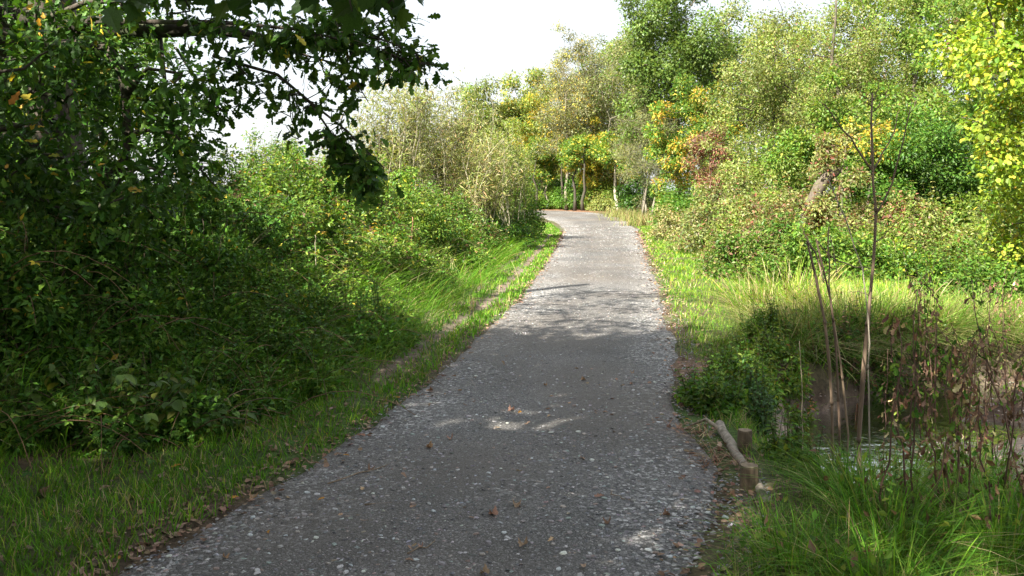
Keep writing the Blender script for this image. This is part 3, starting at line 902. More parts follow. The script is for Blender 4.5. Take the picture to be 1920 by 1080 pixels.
# tall dry stalks along the far verge
for i, (px, d) in enumerate([(1180, 56), (1204, 52), (1226, 47)]):
    bx, by = gp(px, d)
    r0 = thing('dry_grass_clump', ['pale dry grass clump below the yellow maple', 'pale dry grass clump below the grey willow', 'pale dry grass clump next to the big bramble mound'][i], 'grass clump', (bx, by, H(bx, by)), 'dry grass clumps along the far verge')
    n = 900
    T = np.stack([bx + rng.normal(0, .7, n), by + rng.normal(0, .5, n), np.zeros(n)], -1); T[:, 2] = height(T[:, 0], T[:, 1])
    a = Acc(); a.blades(T, rng.uniform(.3, .9, n), .03, rng.uniform(0, 6.28, n), rng.uniform(.05, .35, n), rng.uniform(0, .8, n), tints(mixpal((STRAW, 1), (REDDISH, .4), (G_OLIVE, 3)), n))
    a.build('blades', M_GRASS, r0, (bx, by, H(bx, by)), kind='stuff')

# ---- right side trees
tree('hawthorn_tree', 'broad fine-leaved olive green hawthorn right of the orange-topped maple', 'tree', gp(1470, 30), (0, 0, 4.4), (2.5, 2.3, 4.2), 110, .55, 27000, LEAF4, .095, mixpal((G_OLIVE, 4), (G_LIT, 2), (REDDISH, .15)), r_trunk=.16, stems=3, seed=70, rough=.2, twigs=4, twig_len=.5)
tree('hawthorn_tree', 'taller olive hawthorn behind and right of the broad one', 'tree', gp(1600, 34), (0, 0, 5.2), (2.9, 2.4, 4.9), 100, .6, 28000, LEAF4, .10, mixpal((G_OLIVE, 3), (G_LIT, 2), (REDDISH, .2)), r_trunk=.17, stems=2, seed=71, twigs=4, twig_len=.6)
tree('elder_tree', 'bright green elder behind the tall dead stalk', 'tree', gp(1600, 24), (0, 0, 2.6), (1.9, 1.5, 1.9), 50, .5, 15000, LEAF4, .12, mixpal((G_LIT, 3), (G_MID, 2)), r_trunk=.1, stems=3, seed=72)
tree('maple_sapling', 'small golden yellow maple in front of the elder', 'tree', gp(1632, 22), (0, 0, 3.0), (1.0, .7, .6), 40, .2, 1500, LEAF4, .10, mixpal((YELLOW, 2), (G_LIT, 1.6)), r_trunk=.05, seed=73)
tree('dogwood_tree', 'reddish brown wilted small tree beside the broad hawthorn', 'tree', gp(1335, 36), (0, 0, 3.2), (.9, .8, 1.6), 26, .4, 4200, LEAF4, .11, mixpal((REDDISH, 3), (BROWN, 1), (G_OLIVE, 1)), r_trunk=.07, stems=3, seed=74, twigs=5, twig_len=.5)
tree('ash_tree', 'light green ash right of the hawthorns', 'tree', gp(1725, 36), (0, 0, 6.2), (3.1, 2.5, 5.8), 90, .75, 22000, LEAF4, .14, mixpal((G_LIT, 3), (G_MID, 1), (G_OLIVE, 1)), r_trunk=.18, seed=75, patch=(REDDISH, .06))
tree('holly_tree', 'shady dark green tree between the elder and the bright tree', 'tree', gp(1735, 22), (0, 0, 2.0), (1.7, 1.3, 1.9), 50, .45, 15000, LEAF4, .10, mixpal((G_MID, 3), (G_DARK, 2)), r_trunk=.1, stems=3, seed=76)
tree('ash_tree', 'tall green tree right behind the bright yellow green one', 'tree', gp(1880, 28), (0, 0, 5.0), (2.9, 2.4, 4.9), 70, .7, 16000, LEAF4, .14, mixpal((G_LIT, 3), (G_MID, 2)), r_trunk=.18, seed=77)

# the bright near tree at the edge: its largest leaves are parts of their own
bx, by = 8.75, 14.0
bz = H(bx, by) - .05
bt = thing('lime_tree', 'bright yellow green broad-leaved tree at the edge of the meadow', 'tree', (bx, by, bz))
cen = envelope(120, (bx + .25, by, bz + 4.0), (2.15, 1.8, 3.8), seed=81, rough=.15)
rad = .5 * rng.uniform(.6, 1.25, len(cen))
tr = Acc(); br = Acc()
line = np.array([[bx, by, bz], [bx + .05, by, bz + 1], [bx - .05, by, bz + 2.4], [bx, by, bz + 4], [bx + .1, by, bz + 6]])
tr.tube(line, [.16, .12, .1, .08, .04], 9, BK); skeleton(br, line[1:], cen, .008, BK)
tr.build('trunk', M_BARK, bt, (bx, by, bz)); br.build('branches', M_BARK, bt, (bx, by, bz), kind='stuff')
cr = Acc(); clump_leaves(cr, cen, rad, 29000, LEAFR, .085, mixpal((G_BRIGHT, 5), (G_LIT, 1.5), (YELLOW, .35)), droop=.5, upn=.6)
crown = cr.build('crown', M_LEAF, bt, (bx, by, bz), kind='stuff')
lm = [(lambda a: (a.inst(LEAFO, np.eye(3)[None], np.zeros((1, 3)), np.array([c])), a.mesh('leaf', M_LEAF))[1])(Acc()) for c in ((.17, .26, .03), (.24, .31, .035), (.33, .33, .035), (.12, .21, .03), (.38, .36, .04))]


def leaf_objects(parent, meshes, M, T, origin, name='leaf'):
    for i in range(len(T)):
        o = bpy.data.objects.new(name, meshes[i % len(meshes)])
        col.objects.link(o)
        o.parent = parent
        m4 = np.eye(4); m4[:3, :3] = M[i]; m4[:3, 3] = T[i] - np.asarray(origin)
        o.matrix_local = Matrix(m4.tolist())


sel = cen[(cen[:, 0] < bx + .3) & (cen[:, 1] < by + .4)]
k = rng.integers(0, len(sel), 240)
u = norm(rand_dirs(240) + np.array([-.5, -.8, .2]))
T = sel[k] + u * .52
leaf_objects(crown, lm, frames(u * .5 + rng.normal(0, .5, (240, 3)) - UP * .5, UP * .6 + u * .6 + rng.normal(0, .3, (240, 3)), .13 * rng.uniform(.7, 1.2, 240)), T, (bx, by, bz))

# ---- right undergrowth: brambles, docks and nettles
RB = [
    (1378, 25, (1.75, 2.0), 1.9, 15000, mixpal((G_OLIVE, 3), (G_GREY, 2), (G_MID, 1), (REDDISH, .4)), 'bramble_bush', 'big grey green bramble mound beside the sunlit verge'),
    (1285, 33, (1.3, 1.8), 1.5, 7000, mixpal((G_OLIVE, 2), (STRAW, 1), (G_GREY, 1)), 'bramble_bush', 'pale bramble mound farthest along the sunlit verge'),
    (1445, 21, (1.6, 1.3), 1.7, 11000, mixpal((G_OLIVE, 3), (G_LIT, 2), (REDDISH, .5)), 'bramble_bush', 'olive bramble mound below the broad hawthorn'),
    (1430, 17.5, (1.1, .9), .95, 7000, mixpal((G_MID, 3), (G_OLIVE, 1), (BROWN, .5)), 'bramble_bush', 'low dark bramble mound at the edge of the tall dry grass'),
    (1535, 18.8, (1.6, 1.0), 2.5, 11000, mixpal((G_OLIVE, 3), (REDDISH, 1.2), (G_GREY, 1)), 'bramble_bush', 'bramble mound with reddish leaves around the broken trunk'),
    (1540, 16.2, (1.2, .9), 1.0, 7500, mixpal((G_MID, 3), (G_LIT, 2)), 'nettle_patch', 'green nettle patch behind the short broken stalks'),
    (1640, 17.5, (1.4, 1.0), 1.25, 8500, mixpal((G_LIT, 3), (G_OLIVE, 2), (REDDISH, .3)), 'nettle_patch', 'light green nettle patch behind the tallest dead stalk'),
    (1730, 18.5, (1.5, 1.1), 1.45, 8500, mixpal((G_OLIVE, 2), (REDDISH, 1.6), (G_LIT, 2)), 'dock_patch', 'dock patch tinged reddish brown below the dark green tree'),
    (1700, 16.2, (1.2, .7), .7, 7000, mixpal((G_MID, 3), (G_BRIGHT, .6)), 'nettle_patch', 'low bright nettle patch along the back of the meadow'),
    (1815, 17.0, (1.4, 1.0), 1.2, 8500, mixpal((G_OLIVE, 3), (G_LIT, 2), (REDDISH, .3)), 'bramble_bush', 'olive bramble mound below the bright yellow green tree'),
    (1905, 15.8, (1.2, .9), 1.0, 7500, mixpal((G_LIT, 2), (G_MID, 2), (G_OLIVE, 1)), 'bramble_bush', 'green bramble mound at the edge under the bright tree'),
    (1850, 13.6, (1.0, .6), .55, 5000, mixpal((G_MID, 3), (G_LIT, 1)), 'nettle_patch', 'low dark green nettle patch right of the meadow'),
]
for i, (px, d, r, h, n, pal, nm, lab) in enumerate(RB):
    bush(nm, lab, nm.split('_')[0] if nm != 'bramble_bush' else 'bramble', gp(px, d), r, h, int(n * 1.1), LEAF4, .060 + .0013 * d, pal, seed=100 + i, stems=26, jit=.12, cl=.24, shoots=int(40 * r[0]), shoot_h=.5, canes=14, stem_tint=(.20, .15, .10), group='undergrowth behind the meadow', thick=.009)

# broken dead trunk in the brambles
a0 = P(1492, 420, 19.4); a1 = P(1515, 345, 19.2); a2 = P(1566, 322, 19.1)
org = (a0[0], a0[1], H(a0[0], a0[1]))
ft = thing('broken_trunk', 'grey brown broken dead trunk leaning out of the bramble mound', 'dead trunk', org)
a = Acc(); a0[2] = org[2] - .1
ts = np.linspace(0, 1, 14)[:, None]
ln = a0 * (1 - ts) ** 2 + 2 * a1 * ts * (1 - ts) + a2 * ts ** 2
a.tube(ln, np.linspace(.17, .11, 14) * (1 + .07 * rng.normal(size=14)), 14, (.10, .082, .065), cap=False)
a.build('trunk', M_WOOD, ft, org)
a = Acc()
en = ln[-1]; dn = norm(ln[-1] - ln[-2]); s1 = norm(np.cross(dn, UP)); s2 = np.cross(s1, dn)
for q in range(26):
    th = q / 26 * 6.283; b = en + (s1 * math.cos(th) + s2 * math.sin(th)) * .10 - dn * .1
    a.tube([b, b + dn * (.08 + .22 * (.5 + .5 * math.sin(th * 2 + 1)) * rng.uniform(.5, 1.2))], [.04, .008], 4, np.array((.12, .10, .08)) * rng.uniform(.6, 1.2))
a.build('splintered_end', M_WOOD, ft, org)

# ---- left of the path: willows, bushes and hedge on the bank
def willow(name, label, px, d, rx, h, n_st, n_leaf, seed, pal):
    bx, by = gp(px, d); bz = H(bx, by) - .05
    r0 = thing(name, label, 'willow', (bx, by, bz), 'pale willows on the bank')
    st = Acc(); cr = Acc()
    ends = []
    for i in range(n_st):
        b = np.array([bx + rng.normal(0, .3 * rx), by + rng.normal(0, .4), bz])
        az = rng.uniform(0, 6.283); sp = rng.uniform(.1, 1.0) * rx
        hh = h * rng.uniform(.55, 1.05) * (1 - .25 * (sp / rx) ** 2)
        e = b + np.array([math.cos(az) * sp, math.sin(az) * sp * .7, hh])
        m_ = b * .5 + e * .5 + rng.normal(0, .12, 3)
        t6 = np.linspace(0, 1, 7)[:, None]
        ln = b * (1 - t6) ** 2 + 2 * m_ * t6 * (1 - t6) + e * t6 ** 2 + rng.normal(0, .03, (7, 3))
        c = np.array([.30, .275, .195]) * rng.uniform(.5, 1.25)
        st.tube(ln, np.linspace(.022, .006, 7), 4, c, cap=False)
        for j in range(4):
            q = ln[rng.integers(2, 7)]
            e2 = q + np.array([rng.normal(0, .3), rng.normal(0, .3), rng.uniform(.3, .9)])
            st.tube([q, (q + e2) / 2 + rng.normal(0, .04, 3), e2], [.009, .007, .004], 3, c * 1.1, cap=False)
            ends += [q * (1 - t) + e2 * t for t in (.4, .7, 1)]
    ends = np.array(ends)
    clump_leaves(cr, ends, .28, n_leaf, LEAFN, .17, pal, flat=1.3, droop=.1, upn=.4)
    st.build('stems', M_STEM, r0, (bx, by, bz), kind='stuff')
    cr.build('foliage', M_LEAF, r0, (bx, by, bz), kind='stuff')


willow('willow_shrub', 'pale upright willow nearest the oak branch, thin top against the sky', 752, 25, 1.1, 3.4, 40, 9000, 1, mixpal((G_GREY, 2), (G_OLIVE, 4), (STRAW, .3)))
willow('willow_shrub', 'dense pale-stemmed willow in the middle of the bank', 838, 28, 1.3, 3.7, 60, 10000, 2, mixpal((G_GREY, 2), (STRAW, .6), (G_OLIVE, 3)))
willow('willow_shrub', 'pale-stemmed willow closest to the bend of the path', 925, 32, 1.3, 3.5, 50, 11000, 3, mixpal((G_OLIVE, 3), (G_GREY, 1), (G_LIT, 2)))
willow('willow_shrub', 'short pale willow low on the bank before the olive tree', 895, 26, .9, 2.7, 36, 5000, 4, mixpal((STRAW, .6), (G_OLIVE, 2)))

LBS = [  # px, d, (rx, ry), h, n, leaf, size, palette, name, label
    (935, 27, (1.1, 1.5), 1.25, 9000, LEAF4, .10, mixpal((G_MID, 3), (G_DARK, 2), (YELLOW, 0.06)), 'bramble_bush', 'dark bramble bush hanging over the verge near the bend'),
    (868, 23, (1.2, 1.4), 1.25, 9000, LEAF4, .10, mixpal((G_MID, 3), (G_OLIVE, 1), (BROWN, .5)), 'bramble_bush', 'dark olive bramble bush under the pale willows'),
    (975, 34, (1.0, 2.0), 1.4, 7000, LEAF4, .12, mixpal((G_MID, 3), (G_LIT, 1)), 'bramble_bush', 'bramble bush farthest along the bank at the bend'),
    (800, 20, (1.1, 1.2), 1.1, 9000, LEAF4, .09, mixpal((G_MID, 2), (G_LIT, 2), (YELLOW, 0.10)), 'bramble_bush', 'green and yellow bramble bush above the long grass'),
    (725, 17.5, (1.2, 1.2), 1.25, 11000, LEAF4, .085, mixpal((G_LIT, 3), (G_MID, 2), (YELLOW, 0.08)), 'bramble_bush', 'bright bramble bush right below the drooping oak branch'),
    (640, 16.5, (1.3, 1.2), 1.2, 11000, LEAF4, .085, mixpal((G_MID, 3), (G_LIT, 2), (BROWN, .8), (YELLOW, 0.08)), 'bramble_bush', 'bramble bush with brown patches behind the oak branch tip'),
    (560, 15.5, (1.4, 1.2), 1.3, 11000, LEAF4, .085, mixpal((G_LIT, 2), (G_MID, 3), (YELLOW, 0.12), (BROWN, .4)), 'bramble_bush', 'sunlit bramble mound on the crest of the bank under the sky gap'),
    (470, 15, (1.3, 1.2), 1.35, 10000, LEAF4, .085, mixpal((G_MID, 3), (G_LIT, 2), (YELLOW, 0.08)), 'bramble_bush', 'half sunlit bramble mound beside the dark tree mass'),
    (520, 30, (1.3, 1.3), 2.1, 5000, LEAF4, .12, mixpal((G_MID, 3), (G_OLIVE, 1)), 'hawthorn_bush', 'small rounded green bush on the skyline below the oak branches'),
    (700, 30, (2.0, 1.3), 1.5, 6000, LEAF4, .12, mixpal((G_OLIVE, 3), (STRAW, 1)), 'hawthorn_bush', 'pale olive bush on the skyline left of the willows'),
    (610, 34, (2.2, 1.3), 1.5, 6000, LEAF4, .13, mixpal((G_OLIVE, 3), (G_GREY, 1)), 'hawthorn_bush', 'far olive bush on the skyline behind the bank crest'),
    (770, 14.2, (.8, .8), .75, 6000, LEAF4, .085, mixpal((G_LIT, 2), (G_MID, 3), (BROWN, .3)), 'bramble_bush', 'low bramble clump in the long grass of the bank'),
    (850, 18.5, (.9, 1.0), .8, 6000, LEAF4, .09, mixpal((G_MID, 3), (G_LIT, 1), (BROWN, .3)), 'bramble_bush', 'dark bramble clump reaching down to the ruts'),
    (660, 13.2, (1.0, .9), .75, 8000, LEAFT, .12, mixpal((G_LIT, 3), (G_MID, 2), (YELLOW, 0.14), (BROWN, .3)), 'bramble_bush', 'sunlit bramble patch with yellow leaves on the bank face'),
    (560, 12.0, (1.0, .9), .85, 8000, LEAFT, .11, mixpal((G_LIT, 2), (G_MID, 3), (YELLOW, 0.16), (ORANGE, 0.08)), 'bramble_bush', 'bramble patch with yellowing leaves in mid bank'),
    (470, 11.4, (1.0, .9), .95, 8000, LEAFT, .11, mixpal((G_MID, 3), (G_LIT, 1), (YELLOW, 0.12), (BROWN, .3)), 'bramble_bush', 'bramble patch in the edge of the shade'),
    (640, 10.6, (.8, .7), .65, 7000, LEAFO, .085, mixpal((G_LIT, 2), (G_MID, 3)), 'nettle_patch', 'bright nettle patch at the foot of the bank where the shade ends'),
    (560, 9.6, (.8, .7), .75, 7000, LEAFO, .085, mixpal((G_MID, 3), (G_LIT, 1), (YELLOW, 0.08)), 'nettle_patch', 'nettle patch at the foot of the bank in light shade'),
    (650, 8.9, (.6, .6), .45, 4500, LEAFO, .08, mixpal((G_MID, 3), (G_DARK, 1)), 'nettle_patch', 'low nettle patch bulging towards the path edge'),
    (470, 8.6, (.8, .7), .8, 6500, LEAFO, .09, mixpal((G_MID, 3), (G_DARK, 1), (YELLOW, 0.06)), 'nettle_patch', 'shaded nettle patch in the middle of the dark bank'),
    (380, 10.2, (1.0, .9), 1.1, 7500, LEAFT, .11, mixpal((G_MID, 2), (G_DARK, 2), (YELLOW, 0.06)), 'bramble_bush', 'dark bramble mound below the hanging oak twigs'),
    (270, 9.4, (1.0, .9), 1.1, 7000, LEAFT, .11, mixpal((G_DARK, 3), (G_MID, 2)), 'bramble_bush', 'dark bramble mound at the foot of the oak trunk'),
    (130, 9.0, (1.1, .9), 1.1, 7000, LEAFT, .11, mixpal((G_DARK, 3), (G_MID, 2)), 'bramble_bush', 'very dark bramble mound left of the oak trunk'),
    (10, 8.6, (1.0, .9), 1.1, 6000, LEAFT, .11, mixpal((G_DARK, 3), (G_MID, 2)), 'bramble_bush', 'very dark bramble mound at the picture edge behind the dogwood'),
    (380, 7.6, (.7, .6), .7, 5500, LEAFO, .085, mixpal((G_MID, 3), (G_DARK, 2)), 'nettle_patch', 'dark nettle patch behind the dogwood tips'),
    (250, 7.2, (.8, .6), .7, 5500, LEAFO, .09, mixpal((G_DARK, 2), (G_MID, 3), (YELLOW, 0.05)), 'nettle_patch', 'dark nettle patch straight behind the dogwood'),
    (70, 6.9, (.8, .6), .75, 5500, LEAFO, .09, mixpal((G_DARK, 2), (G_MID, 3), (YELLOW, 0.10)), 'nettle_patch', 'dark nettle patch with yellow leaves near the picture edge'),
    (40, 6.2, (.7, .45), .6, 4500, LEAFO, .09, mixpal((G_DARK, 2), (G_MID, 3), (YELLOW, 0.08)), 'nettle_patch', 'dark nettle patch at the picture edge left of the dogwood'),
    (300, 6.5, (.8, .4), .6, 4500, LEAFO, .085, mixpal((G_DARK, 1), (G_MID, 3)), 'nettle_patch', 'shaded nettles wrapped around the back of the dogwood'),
    (330, 5.75, (.35, .3), .26, 1900, LEAFO, .075, mixpal((G_MID, 3), (G_DARK, 2)), 'nettle_patch', 'low weeds in front of the dogwood tips'),
    (440, 6.5, (.4, .35), .30, 2200, LEAFO, .075, mixpal((G_MID, 3), (G_DARK, 1)), 'nettle_patch', 'low weeds spilling into the verge right of the dogwood'),
    (575, 7.3, (.32, .4), .28, 2000, LEAFO, .07, mixpal((G_MID, 3), (G_LIT, 1)), 'nettle_patch', 'small weed clump close to the path edge in the shade'),
    (690, 9.4, (.3, .45), .30, 2000, LEAFO, .07, mixpal((G_MID, 2), (G_LIT, 2)), 'nettle_patch', 'small weed clump on the verge where the ruts begin'),
    (100, 5.5, (.5, .3), .35, 2400, LEAFO, .08, mixpal((G_DARK, 2), (G_MID, 2), (YELLOW, 0.06)), 'nettle_patch', 'dark weeds in the near corner before the dogwood'),
    (520, 7.7, (.5, .5), .45, 4000, LEAFO, .08, mixpal((G_MID, 3), (G_DARK, 1)), 'nettle_patch', 'low shaded nettle patch next to the leafy verge'),
]
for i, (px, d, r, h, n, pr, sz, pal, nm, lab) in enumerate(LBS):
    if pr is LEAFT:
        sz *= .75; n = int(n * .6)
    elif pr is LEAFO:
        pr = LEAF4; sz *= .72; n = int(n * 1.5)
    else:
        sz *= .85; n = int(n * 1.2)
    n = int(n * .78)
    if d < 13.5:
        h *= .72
    bush(nm, lab, {'bramble_bush': 'bramble', 'nettle_patch': 'nettles', 'hawthorn_bush': 'bush'}[nm], gp(px, d), r, h, n, pr, sz, pal, seed=200 + i, stems=22, cl=.15 + .005 * d, shoots=int(45 * r[0]), shoot_h=.22 + .012 * d, canes=18 if d < 20 else 0, group='undergrowth on the bank', thick=.006, mat=M_LEAF_SHADE if d < 12 else None, upn=.45)

# shaded hawthorns closing the view under the oak
for i, (x, y, h, rr, lab) in enumerate([(-7.0, 13.2, 2.0, (1.6, 1.4, 1.5), 'shaded hawthorn behind the oak, its edge towards the sky gap'), (-8.6, 13.0, 3.2, (1.9, 1.6, 2.6), 'shaded hawthorn at the far left behind the oak'),
                                        (-8.6, 18.0, 2.2, (2.0, 1.8, 1.8), 'sunlit hawthorn seen through the oak leaves'), (-11.5, 18.5, 3.4, (2.4, 2.0, 2.9), 'sunlit bushy tree glimpsed through the leaves at far left')]):
    tree('hawthorn_tree', lab, 'tree', (x, y), (0, 0, h), (rr[0], rr[1], rr[2] * 1.25), 70, .5, 11000, LEAF4, .115, mixpal((G_MID, 3), (G_DARK, 1), (YELLOW, .12)), r_trunk=.13, stems=3, seed=240 + i, twigs=3, twig_len=.5, bark=BK_DARK)


# ---- the two trees overhead
def off_frame(q):
    """clumps above or beside the view, none so far forward that the sunny stretch beyond would be in shade"""
    pr = proj(q)
    xs = q[:, 0] + .717 * (q[:, 2] - .5); ys = q[:, 1] + .797 * (q[:, 2] - .5)
    fringe = rng.random(len(q)) * 6.0 - 1.6
    return ((q[:, 1] < .3) | (pr[:, 1] < -70) | (pr[:, 0] < -140)) & (ys < 6.0 + 1.9 * sstep(-2.5, .5, xs) + 4.0 * (1 - sstep(-4.3, -3.3, xs)) + fringe)


def spray(acc_b, line, r0, r1, n_tw, tw_len, per, size, t0=0.2, hang=.35, tint=BK_DARK):
    """twigs along a branch line with leaf rosettes; returns leaf frames and positions"""
    line = np.array(line, float)
    acc_b.tube(line, np.linspace(r0, r1, len(line)), 6, tint)
    cs = np.concatenate([[0], np.cumsum(np.linalg.norm(np.diff(line, axis=0), axis=1))]); cs /= cs[-1]
    Ms, Ts = [], []
    for i in range(n_tw):
        t = t0 + (1 - t0) * rng.random()
        p = np.array([np.interp(t, cs, line[:, k_]) for k_ in range(3)])
        u = norm(rng.normal(size=3) * np.array([1, 1, .7]) - UP * hang)
        e = p + u * tw_len * rng.uniform(.5, 1.2)
        m_ = (p + e) / 2 + rng.normal(0, .03, 3) + UP * .02
        acc_b.tube([p, m_, e], [.005, .004, .002], 4, tint, cap=False)
        q = rng.uniform(.35, 1.05, per)[:, None]
        pos = p * (1 - q) + e * q + rng.normal(0, .035, (per, 3))
        d = u * .5 + rng.normal(0, .6, (per, 3)) - UP * .35
        nr = UP * .7 + rng.normal(0, .55, (per, 3))
        Ms.append(frames(d, nr, size * rng.uniform(.7, 1.2, per))); Ts.append(pos)
    return np.concatenate(Ms), np.concatenate(Ts)


def leaf_meshes(proto, cols, mat):
    out = []
    for c in cols:
        a = Acc(); a.inst(proto, np.eye(3)[None], np.zeros((1, 3)), np.array([c])); out.append(a.mesh('leaf', mat))
    return out


# oak
ox, oy = -5.0, 9.8
oz = H(ox, oy) - .05
oak = thing('oak_tree', 'large dark oak overhanging the bank with branches drooping across the sky', 'tree', (ox, oy, oz))
org = (ox, oy, oz)
tr = Acc(); br = Acc()
line = np.array([[ox, oy, oz], [ox + .05, oy, oz + .8], [ox - .05, oy - .1, oz + 2], [ox + .1, oy - .3, oz + 3.5], [ox, oy - .6, oz + 5.5], [ox, oy - .8, oz + 8]])
tr.tube(line, [.36, .27, .25, .22, .17, .08], 12, BK_DARK)
tr.build('trunk', M_BARK, oak, org)
cen = envelope(70, (ox - 2.0, oy - 4.0, 5.4), (3.6, 3.4, 2.3), seed=301, rough=.2)
cen = cen[off_frame(cen)]
skeleton(br, line[2:], cen, .02, BK_DARK)
out = []                                            # unseen thin outer boughs, added to dapple the path
for _ in range(34):
    gx_, gy_, zz = rng.uniform(-1.0, 4.0), rng.uniform(8.6, 15.0), rng.uniform(5.0, 7.5)
    out.append((gx_ - .717 * zz, gy_ - .797 * zz, zz))
out = np.array(out)
skeleton(br, line[3:], out, .006, BK_DARK)
low = []
r_ = np.random.default_rng(77)
while len(low) < 130:
    px = r_.uniform(-120, 420); py = r_.uniform(-60, 400); d = r_.uniform(6.6, 10.2)
    if px > 425 - .30 * max(0, py - 60) + 40 * math.sin(py * .03):
        continue
    if py > 330 and px > 330:
        continue
    if px > 130 and d > 8.0 - .002 * (px - 130):
        continue
    low.append(P(px, py, d))
low = np.array(low)
skeleton(br, line[2:], low, .007, BK_DARK)
LIMB = [P(-60, 20, 8.6), P(120, 46, 8.2), P(250, 56, 8), P(400, 52, 7.8), P(500, 72, 7.6)]
br.tube(LIMB, [.12, .10, .09, .07, .03], 9, (.03, .026, .02))  # limb bark tinted darker to offset the sun falling on it
br.build('branches', M_BARK, oak, org, kind='stuff')
cr = Acc()
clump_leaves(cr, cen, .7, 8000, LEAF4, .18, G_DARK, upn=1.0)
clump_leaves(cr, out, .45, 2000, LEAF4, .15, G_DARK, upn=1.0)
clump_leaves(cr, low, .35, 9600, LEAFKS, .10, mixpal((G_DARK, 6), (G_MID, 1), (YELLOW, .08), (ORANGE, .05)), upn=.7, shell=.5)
cr.build('crown', M_LEAF_SHADE, oak, org, kind='stuff')
SP = [  # pixel/depth lines, radii, twigs, twig length, leaves per twig, start
    ([(400, 105, 7.8), (520, 140, 7.5), (580, 190, 7.3), (650, 245, 7.2), (720, 315, 7.1)], .018, .005, 24, .26, 7, .35),
    ([(200, 40, 7.6), (420, 42, 7.2), (560, 55, 7.0), (680, 85, 6.9), (785, 120, 6.8)], .022, .005, 70, .28, 8, .30),
    ([(420, 60, 7.6), (560, 100, 7.4), (650, 125, 7.3), (690, 190, 7.2)], .015, .004, 40, .25, 8, .15),
    ([(580, 190, 7.3), (625, 255, 7.2), (665, 300, 7.1), (695, 345, 7.0)], .010, .004, 50, .18, 8, .45),
    ([(300, 70, 8.0), (312, 180, 7.8), (335, 270, 7.7), (405, 350, 7.6)], .022, .006, 34, .26, 7, .25),
    ([(420, 90, 7.7), (470, 150, 7.6), (505, 185, 7.6)], .010, .004, 18, .2, 8, .2),
    ([(640, 60, 7.0), (720, 75, 6.9), (780, 100, 6.8), (795, 125, 6.75)], .009, .003, 26, .2, 7, .1),
    ([(330, 90, 7.9), (380, 170, 7.7), (420, 210, 7.6)], .012, .004, 26, .24, 8, .2),
    ([(540, 145, 7.5), (545, 220, 7.5), (560, 262, 7.5)], .005, .003, 6, .14, 5, .6),
    ([(500, 70, 7.4), (610, 60, 7.2), (720, 40, 7.0)], .012, .004, 40, .28, 8, .1),
]
okm = leaf_meshes(LEAFK, ((.032, .075, .016), (.045, .095, .018), (.06, .115, .022), (.085, .145, .024), (.04, .085, .02)), M_LEAF_SHADE)
n_obj = 0
for j, (ln, r0, r1, ntw, tl, per, t0) in enumerate(SP):
    a = Acc()
    M, T = spray(a, [P(*q) for q in ln], r0, r1, ntw, tl, per, .105, t0)
    b = a.build('branch', M_BARK, oak, org)
    nk = min(len(T), 32)
    leaf_objects(b, okm, M[:nk], T[:nk], org)
    n_obj += nk
    if len(T) > nk:
        f = Acc(); f.inst(LEAFK, M[nk:], T[nk:], tints(mixpal((G_DARK, 3), (G_MID, 2), (YELLOW, .06)), len(T) - nk))
        fo = f.build('leaves', M_LEAF_SHADE, oak, org, kind='stuff')

# maple overhead: only its lowest leaves hang into view
mx_, my_ = -4.5, 2.3
mz_ = H(mx_, my_) - .05
maple = thing('maple_tree', 'dark maple overhead with large lobed leaves hanging along the top edge', 'tree', (mx_, my_, mz_))
org = (mx_, my_, mz_)
tr = Acc(); br = Acc()
line = np.array([[mx_, my_, mz_], [mx_ + .05, my_, mz_ + 1], [mx_, my_ + .1, mz_ + 2.5], [mx_ + .2, my_, mz_ + 4.5], [mx_ + .2, my_, mz_ + 8]])
tr.tube(line, [.33, .26, .23, .18, .07], 12, BK_DARK); tr.build('trunk', M_BARK, maple, org)
cen = envelope(95, (-4.0, .4, 7.0), (4.9, 5.2, 3.0), seed=302, rough=.2)
cen = cen[off_frame(cen)]
skeleton(br, line[2:], cen, .02, BK_DARK)
br.build('branches', M_BARK, maple, org, kind='stuff')
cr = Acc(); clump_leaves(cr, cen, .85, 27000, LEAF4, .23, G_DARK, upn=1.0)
cr.build('crown', M_LEAF_SHADE, maple, org, kind='stuff')
mpm = leaf_meshes(LEAFM, ((.035, .080, .018), (.05, .10, .02), (.065, .12, .022), (.04, .09, .02), (.03, .07, .015)), M_LEAF_SHADE)
for ln, ntw, per, t0 in (([(-260, -120, 3.6), (0, -50, 3.4), (200, -25, 3.3), (380, -15, 3.2), (520, -20, 3.1)], 20, 3, .1), ([(330, -120, 3.1), (500, -60, 3.0), (600, -40, 2.9), (690, -38, 2.85)], 10, 3, .35), ([(640, -120, 2.9), (710, -55, 2.85), (765, -5, 2.8)], 4, 3, .7)):
    a = Acc()
    M, T = spray(a, [P(*q) for q in ln], .012, .004, ntw, .12, per, .092, t0, hang=.5)
    b = a.build('branch', M_BARK, maple, org)
    leaf_objects(b, mpm, M, T, org)

# trees out of view to the left and behind, whose shade lies over the near path and bank
tree('oak_tree', 'dense oak left of the picture whose shade falls on the near bank', 'tree', (-10.8, 3.4), (0, 0, 5.4), (3.8, 3.6, 3.4), 50, .9, 13000, LEAF4, .20, G_DARK, r_trunk=.3, seed=305, keep_cl=off_frame, bark=BK_DARK)
tree('oak_tree', 'dense oak behind the viewer whose shade falls on the near path', 'tree', (-8.0, -3.5), (0, 0, 6.0), (4.2, 4.0, 3.4), 55, .9, 17000, LEAF4, .21, G_DARK, r_trunk=.3, seed=306, keep_cl=off_frame, bark=BK_DARK)

